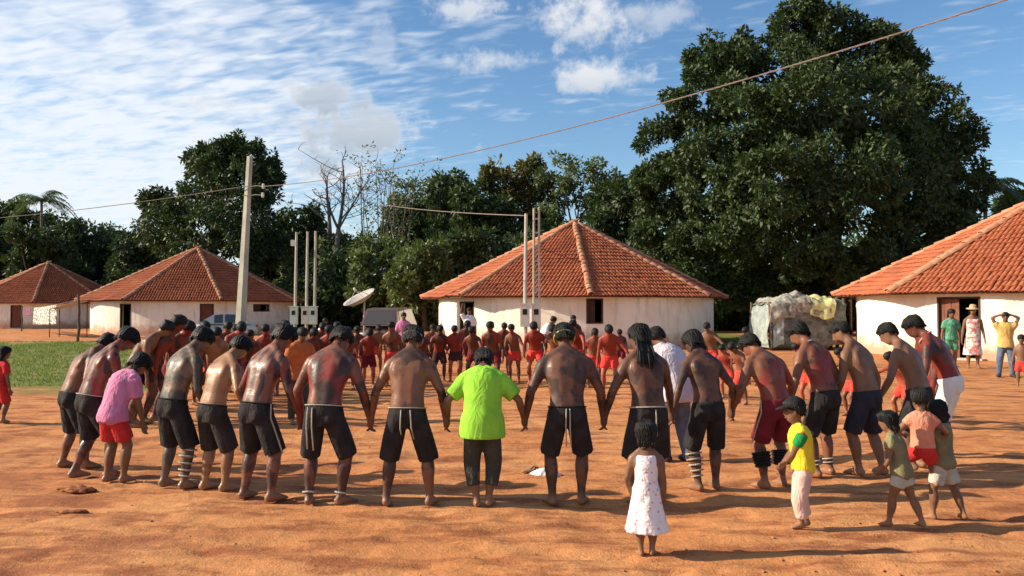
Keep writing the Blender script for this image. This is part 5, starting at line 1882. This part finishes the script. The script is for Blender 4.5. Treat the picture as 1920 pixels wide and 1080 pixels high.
# far half of the ring and the people inside and behind it
FG = 'red painted dancers of the far half of the ring'
ks = {'red': ('coral',), 'dk': ('darkbrown',), 'cr': ('crimson',)}
FAR = [  # px, feet, top, yaw, skin, shorts colour, hair, label
    (262, 796, 596, 80, 'patch', 'black', 'short', 'dark dancer in black shorts standing right behind the pink shirt'),
    (292, 790, 588, 95, 'darkred', 'darkbrown', 'short', 'tall shaded dancer with rounded hair in the crowded bend of the ring'),
    (330, 782, 604, 110, 'darkred', 'crimson', 'short', 'dark red painted dancer at the bend of the ring, left of the silver car'),
    (358, 764, 612, 120, 'red', 'crimson', 'short', 'red painted dancer partly hidden by the grey painted back'),
    (402, 760, 612, 140, 'tan', 'coral', 'short', 'dancer with orange sunlit arm seen between grey and tan backs'),
    (440, 752, 606, 150, 'farred', 'crimson', 'short', 'red dancer below the concrete pole'),
    (470, 748, 612, 155, 'red', 'darkbrown', 'bob', 'dark dancer just right of the concrete pole'),
    (500, 744, 606, 160, 'farred', 'coral', 'short', 'red dancer behind the red-lined back'),
    (286, 770, 604, 100, 'darkred', 'darkbrown', 'bob', 'dark head close behind the tall shaded dancer'),
    (316, 752, 600, 118, 'darkred', 'darkbrown', 'short', 'dark dancer deep in the crowded bend of the ring'),
    (378, 742, 606, 138, 'red', 'crimson', 'bob', 'dark dancer before the front wheel of the silver car'),
    (420, 736, 604, 148, 'darkred', 'crimson', 'short', 'dark dancer before the silver car door'),
    (455, 728, 602, 156, 'darkred', 'darkbrown', 'short', 'dark dancer at the foot of the concrete pole'),
    (532, 740, 604, 162, 'farred', 'crimson', 'bob', 'dark dancer left of the three meter posts'),
    (556, 728, 608, 165, 'darkred', 'darkbrown', 'short', 'dark dancer straight below the meter posts'),
    (600, 722, 604, 168, 'darkred', 'crimson', 'short', 'dark head right of the white meter boxes'),
    (635, 718, 606, 170, 'red', 'darkbrown', 'bob', 'dark head showing left of the satellite dish pole'),
    (672, 712, 608, 172, 'darkred', 'crimson', 'short', 'dark dancer showing at the satellite dish pole'),
    (585, 738, 612, 165, 'darkred', 'darkbrown', 'bob', 'dark haired dancer below the three meter posts'),
    (618, 734, 606, 168, 'farred', 'crimson', 'short', 'red dancer right of the meter posts'),
    (652, 728, 610, 170, 'red', 'crimson', 'short', 'dark red dancer below the satellite dish'),
    (692, 722, 612, 172, 'farred', 'crimson', 'short', 'red dancer with raised elbow before the van windscreen'),
    (736, 724, 606, 175, 'red', 'coral', 'short', 'red dancer right of the van windscreen'),
    (790, 718, 614, 176, 'darkred', 'crimson', 'short', 'dark red dancer at the corner of the house with two poles'),
    (824, 714, 606, 178, 'darkred', 'darkbrown', 'bob', 'dark dancer with bowed head before the white wall, left of its pair'),
    (854, 714, 605, 180, 'farred', 'darkbrown', 'short', 'dark dancer with bowed head before the doorway'),
    (888, 718, 609, 180, 'darkred', 'crimson', 'bob', 'dark dancer right above the lime green shirt'),
    (923, 724, 602, 182, 'darkred', 'crimson', 'short', 'dark red dancer before the sunlit wall, left of the red shorts'),
    (964, 716, 603, 184, 'red', 'coral', 'short', 'dancer in bright red shorts nearest the plain meter pole'),
    (1003, 720, 602, 186, 'farred', 'coral', 'bob', 'dancer in bright red shorts below the ladder-like pole'),
    (1042, 722, 606, 188, 'red', 'coral', 'bob', 'red dancer partly hidden by the broad back'),
    (1082, 718, 600, 190, 'farred', 'coral', 'short', 'red dancer left of the house window, behind the broad back'),
    (1114, 726, 614, 192, 'red', 'coral', 'long', 'long haired red dancer below the house window'),
    (1143, 738, 611, 194, 'farred', 'coral', 'short', 'dancer in bright red shorts right of the house window'),
    (1240, 744, 624, 200, 'red', 'coral', 'short', 'red dancer showing between the long haired back and the pale shirt'),
    (1362, 748, 640, 215, 'farred', 'coral', 'bob', 'red dancer left of the crimson shorts, in the shade'),
    (1388, 756, 646, 220, 'red', 'coral', 'bob', 'small dancer with bright red loincloth beside the crimson shorts'),
    (1512, 770, 640, 235, 'farred', 'coral', 'bob', 'red dancer in red shorts hidden behind the red painted shoulder'),
    (1592, 780, 650, 245, 'red', 'coral', 'bob', 'red dancer in red shorts hidden behind the navy shorts'),
    (1690, 790, 655, 255, 'farred', 'coral', 'bob', 'red dancer showing between the last two dancers of the ring'),
    (1752, 800, 598, 262, 'darkred', 'crimson', 'short', 'dark dancer behind the man in white trousers'),
]

BACK = [(705, 702, "behind the van windscreen's left edge"),
        (806, 700, "left of the house corner"),
        (871, 703, "at the doorway's left jamb"),
        (944, 702, "before the brightest sunlit wall"),
        (1058, 704, "behind the broad back's left shoulder"),
        (1162, 700, "right of the window, by the long haired back"),
        (1332, 716, "by the green grass strip"),
        (1412, 722, "close to the tarpaulin shelter"),
        (345, 728, "under the second house's sunlit wall"),
        (445, 714, "just left of the concrete pole"),
        (515, 716, "midway between concrete pole and meter posts"),
        (628, 706, "left of the satellite dish")]
for q in BACK:
    FAR.append((q[0], q[1], 604 + (q[0] * 7) % 13, 140 + (q[0] - 345) * .07 + (q[0] * 13) % 30 - 15, ('plain', 'darkred', 'red')[q[0] % 3], ('coral', 'crimson', 'darkbrown')[q[0] % 3], ('short', 'bob')[q[0] % 2],
                'second-row far dancer ' + q[2]))
fb = [np.array([(q[0] - 960) / F * gd(q[1]), gd(q[1])]) for q in FAR]
for i, (px, fy, ty, yw, sk, sc, hr, lab) in enumerate(FAR):
    hands = {}
    for sd, j in ((1, i - 1), (-1, i + 1)):
        if 0 <= j < len(FAR) and np.linalg.norm(fb[i] - fb[j]) < 1.1:
            mid = (fb[i] + fb[j]) / 2
            inw = np.array([math.sin(R(yw)), math.cos(R(yw))])
            w = mid + inw * .12 + (fb[i] - mid) * .08
            hands[sd] = ('world', (w[0], w[1], .66))
        else:
            hands[sd] = ('local', (sd * .26, .16, .66))
    r_ = np.random.default_rng(i + 70)
    yw += r_.uniform(-14, 14)
    ty += r_.uniform(-5, 5)
    p = Person(px, fy, ty, yw, lab, lean=(14 + r_.uniform(-5, 6), 38 + r_.uniform(-6, 10)), nod=34 + r_.uniform(-16, 18), hy=r_.uniform(-18, 18), skin=sk, hair=hr, near=False, hands=hands, group=FG if 'second-row' not in lab else 'second row of the far crowd',
               feet=((-.10 - r_.uniform(0, .05), r_.uniform(-.06, .06), 0), (.10 + r_.uniform(0, .05), r_.uniform(-.08, .08), 0)), kb=r_.uniform(.02, .09), broad=r_.uniform(.98, 1.08))
    p.shorts(sc, r_.uniform(.45, .8), 1.08)
    if 140 < yw < 220:
        p.face()

def stand(px, fy, ty, yw, lab, wear, hands=None, face=False, **op):
    op = dict(dict(lean=(2, 6), nod=6, kb=.01, near=False, skin='plain'), **op)
    p = Person(px, fy, ty, yw, lab, hands=hands, **op)
    for w in wear:
        getattr(p, w[0])(*w[1:])
    if face:
        p.face()
    return p


stand(562, 790, 612, 150, 'person in orange shirt and dark trousers standing inside the ring', [('pants', 'charcoal', 1.9), ('shirt', 'orange', -.1, .8)], lean=(6, 20), nod=30)
stand(1018, 690, 592, 100, 'person in white shirt bending behind the far dancers near the ladder-like pole', [('pants', 'charcoal', 1.9), ('shirt', 'white', -.1, .8)], lean=(20, 36), nod=30)
stand(1075, 690, 590, 185, 'person looking over the far dancers by the house window', [('pants', 'charcoal', 1.9), ('shirt', 'darkbrown', -.1, .8)])
stand(880, 668, 576, 180, 'person in pale blue-white shirt in the doorway of the house behind the dancers', [('pants', 'charcoal', 1.9), ('shirt', 'white', -.1, .8)],
      {-1: ('local', (-.24, .1, .75)), 1: ('local', (.24, .25, 1.75), (.9, -.2, 0))})
stand(757, 682, 585, 170, 'person in purple-pink shirt standing by the van', [('pants', 'charcoal', 1.9), ('shirt', 'pink', -.1, .8)])
stand(610, 686, 596, 165, 'onlooker in white shirt behind the far ring near the dish', [('pants', 'jeans', 1.9), ('shirt', 'white', -.1, .8)])
# people at the near house
stand(1782, 688, 578, 190, 'child in green printed clothes leaning in the shaded doorway', [('shorts', 'teal', .8), ('shirt', 'teal', -.05, .6)], fem=1, hair='bob', child=.3, face=True)
stand(1823, 690, 572, 200, 'woman in pink and white print dress standing at the open doorway', [('dress', 'printdress', .42, 1.35), ('brim_hat',)], fem=1, hair='bob', face=True)
stand(1884, 707, 584, 205, 'person in sand yellow shirt and jeans with hands raised to the head by the wall', [('pants', 'jeans', 1.95), ('shirt', 'tanshirt', -.08, .5), ('shoes',)],
      {-1: ('local', (-.08, .10, 1.64), (-1, -.1, .35)), 1: ('local', (.08, .10, 1.64), (1, -.1, .35))}, face=True, feet=((-.15, 0, -10), (.15, .02, 10)))
stand(1914, 724, 626, 215, 'bare-chested child in bright red shorts beside the person in jeans', [('shorts', 'coral', .75)], child=.7, face=True)

# bake the skinned surfaces
deps = bpy.context.evaluated_depsgraph_get()
for o in BAKE:
    me = bpy.data.meshes.new_from_object(o.evaluated_get(deps))
    old = o.data
    me.name = o.name
    mt = old.materials[0]
    me.materials.clear()
    me.materials.append(mt)
    me.polygons.foreach_set('use_smooth', [True] * len(me.polygons))
    o.modifiers.clear()
    o.data = me
    bpy.data.meshes.remove(old)

# ------------------------------------------------------------------ small things on the ground
def cloth_heap(px, py, label, mat, r, h, seed):
    d = gd(py)
    n, m = 30, 14
    V, f = [], []
    a = np.arange(n) / n * 2 * math.pi
    for i in range(m + 1):
        t = i / m
        rr = r * t * (1 + .28 * (vnoise(np.cos(a) * 2 + 5, np.sin(a) * 2 + seed, seed) - .5) * 2)
        x, y = rr * np.cos(a) * 1.5, rr * np.sin(a)
        z = h * (1 - t ** 2) * (.55 + .9 * vnoise(x * 18 + seed, y * 18, seed)) - .004 + (.03 * (1 - t))
        V.append(np.stack([x, y, z - (.02 if i == m else 0)], 1))
    V = np.concatenate(V)
    for i in range(m):
        for j in range(n):
            q, b = i * n + j, i * n + (j + 1) % n
            f.append((q, b, b + n, q + n))
    f.append(tuple(range(n))[::-1])
    mb = MB(); mb.add(V, f)
    o = mb.build('cloth_bundle', mat, None, True)
    o.location = ((px - 960) / F * d, d, float(ground_z((px - 960) / F * d, d)))
    tag(o, label, 'cloth')


cloth_heap(1022, 888, 'crumpled white cloth lying on the earth inside the ring', C['white'], .10, .035, 3)


def sandal(px, py, rz, label):
    d = gd(py)
    x = (px - 960) / F * d
    e = empty('sandal', (x, d, float(ground_z(x, d)) + .006), rz, label, 'sandal')
    mb = MB()
    mb.tube([(-.12, 0, .012), (-.08, 0, .012), (0, 0, .012), (.07, 0, .012), (.12, 0, .014)], [.02, .035, .034, .045, .02], .012, hint=(0, 1, 0), n=12)
    mb.build('sole', mat_plain('sandal_sole', (.30, .16, .09), None, 12, .8, .2), e, True)
    mb = MB()
    mb.tube([(.0, -.04, .015), (.03, -.02, .045), (.07, 0, .03), (.03, .02, .045), (0, .04, .015)], .007, n=6)
    mb.build('strap', C['blackband'], e, True)


sandal(998, 884, .5, 'brown sandal left beside the white cloth')


def clods():
    """earth clods and pebbles scattered on the square"""
    r_ = np.random.default_rng(12)
    V0 = np.array([(-1, 0, 0), (1, 0, 0), (0, -1, 0), (0, 1, 0), (0, 0, -.6), (0, 0, .8)], float)
    f0 = [(0, 2, 5), (2, 1, 5), (1, 3, 5), (3, 0, 5), (2, 0, 4), (1, 2, 4), (3, 1, 4), (0, 3, 4)]
    mb = MB()
    n = 900
    for i in range(n):
        y = 4.0 + 12 * r_.random() ** 1.6
        x = r_.uniform(-.68, .68) * (y + .5)
        if vnoise(np.array([x * .6]), np.array([y * .9]), 33)[0] < .42:
            continue
        s = .004 + .014 * r_.random() ** 4
        v = V0 * s * r_.uniform(.6, 1.3, (6, 3)) * np.array([1.3, 1, .7])
        a = r_.uniform(0, 6)
        v = np.stack([v[:, 0] * math.cos(a) - v[:, 1] * math.sin(a), v[:, 0] * math.sin(a) + v[:, 1] * math.cos(a), v[:, 2]], 1)
        mb.add(v + (x, y, float(ground_z(x, y)) + s * .2), f0)
    tag(mb.build('pebbles', mat_plain('earth_clod', (.42, .18, .08), (.30, .12, .06), 20, .95, .1), None, True), 'loose clods and pebbles of red earth on the square', 'pebbles', kind='stuff')
    # the larger lumps near the corner are things one can count
    for k, (px, py, s, lab) in enumerate([(150, 916, .10, 'dark lump of red earth near the feet of the outermost dancers'), (140, 962, .07, 'low dark clod of earth nearest the photo corner'), (532, 868, .05, 'small clod of earth among the dancers\' shadows')]):
        d = gd(py)
        x = (px - 960) / F * d
        mb = MB()
        mb.ball((0, 0, 0), (s * 1.5, s * .8, s * .30), None, 40, 22)
        v = mb.v[0]
        v *= (.35 + .8 * vnoise(v[:, 0] * 22 + k * 7, v[:, 1] * 26 + v[:, 2] * 30, 40 + k) + .45 * vnoise(v[:, 0] * 60 + k * 7, v[:, 1] * 60 + v[:, 2] * 50, 44 + k))[:, None]
        o = mb.build('earth_lump', mat_plain('dark_clod', (.36, .14, .065), (.24, .09, .045), 18, .95, .1, .8, .02, 30), None, True)
        o.location = (x, d, float(ground_z(x, d)) + s * .05)
        tag(o, lab, 'earth lump')


clods()
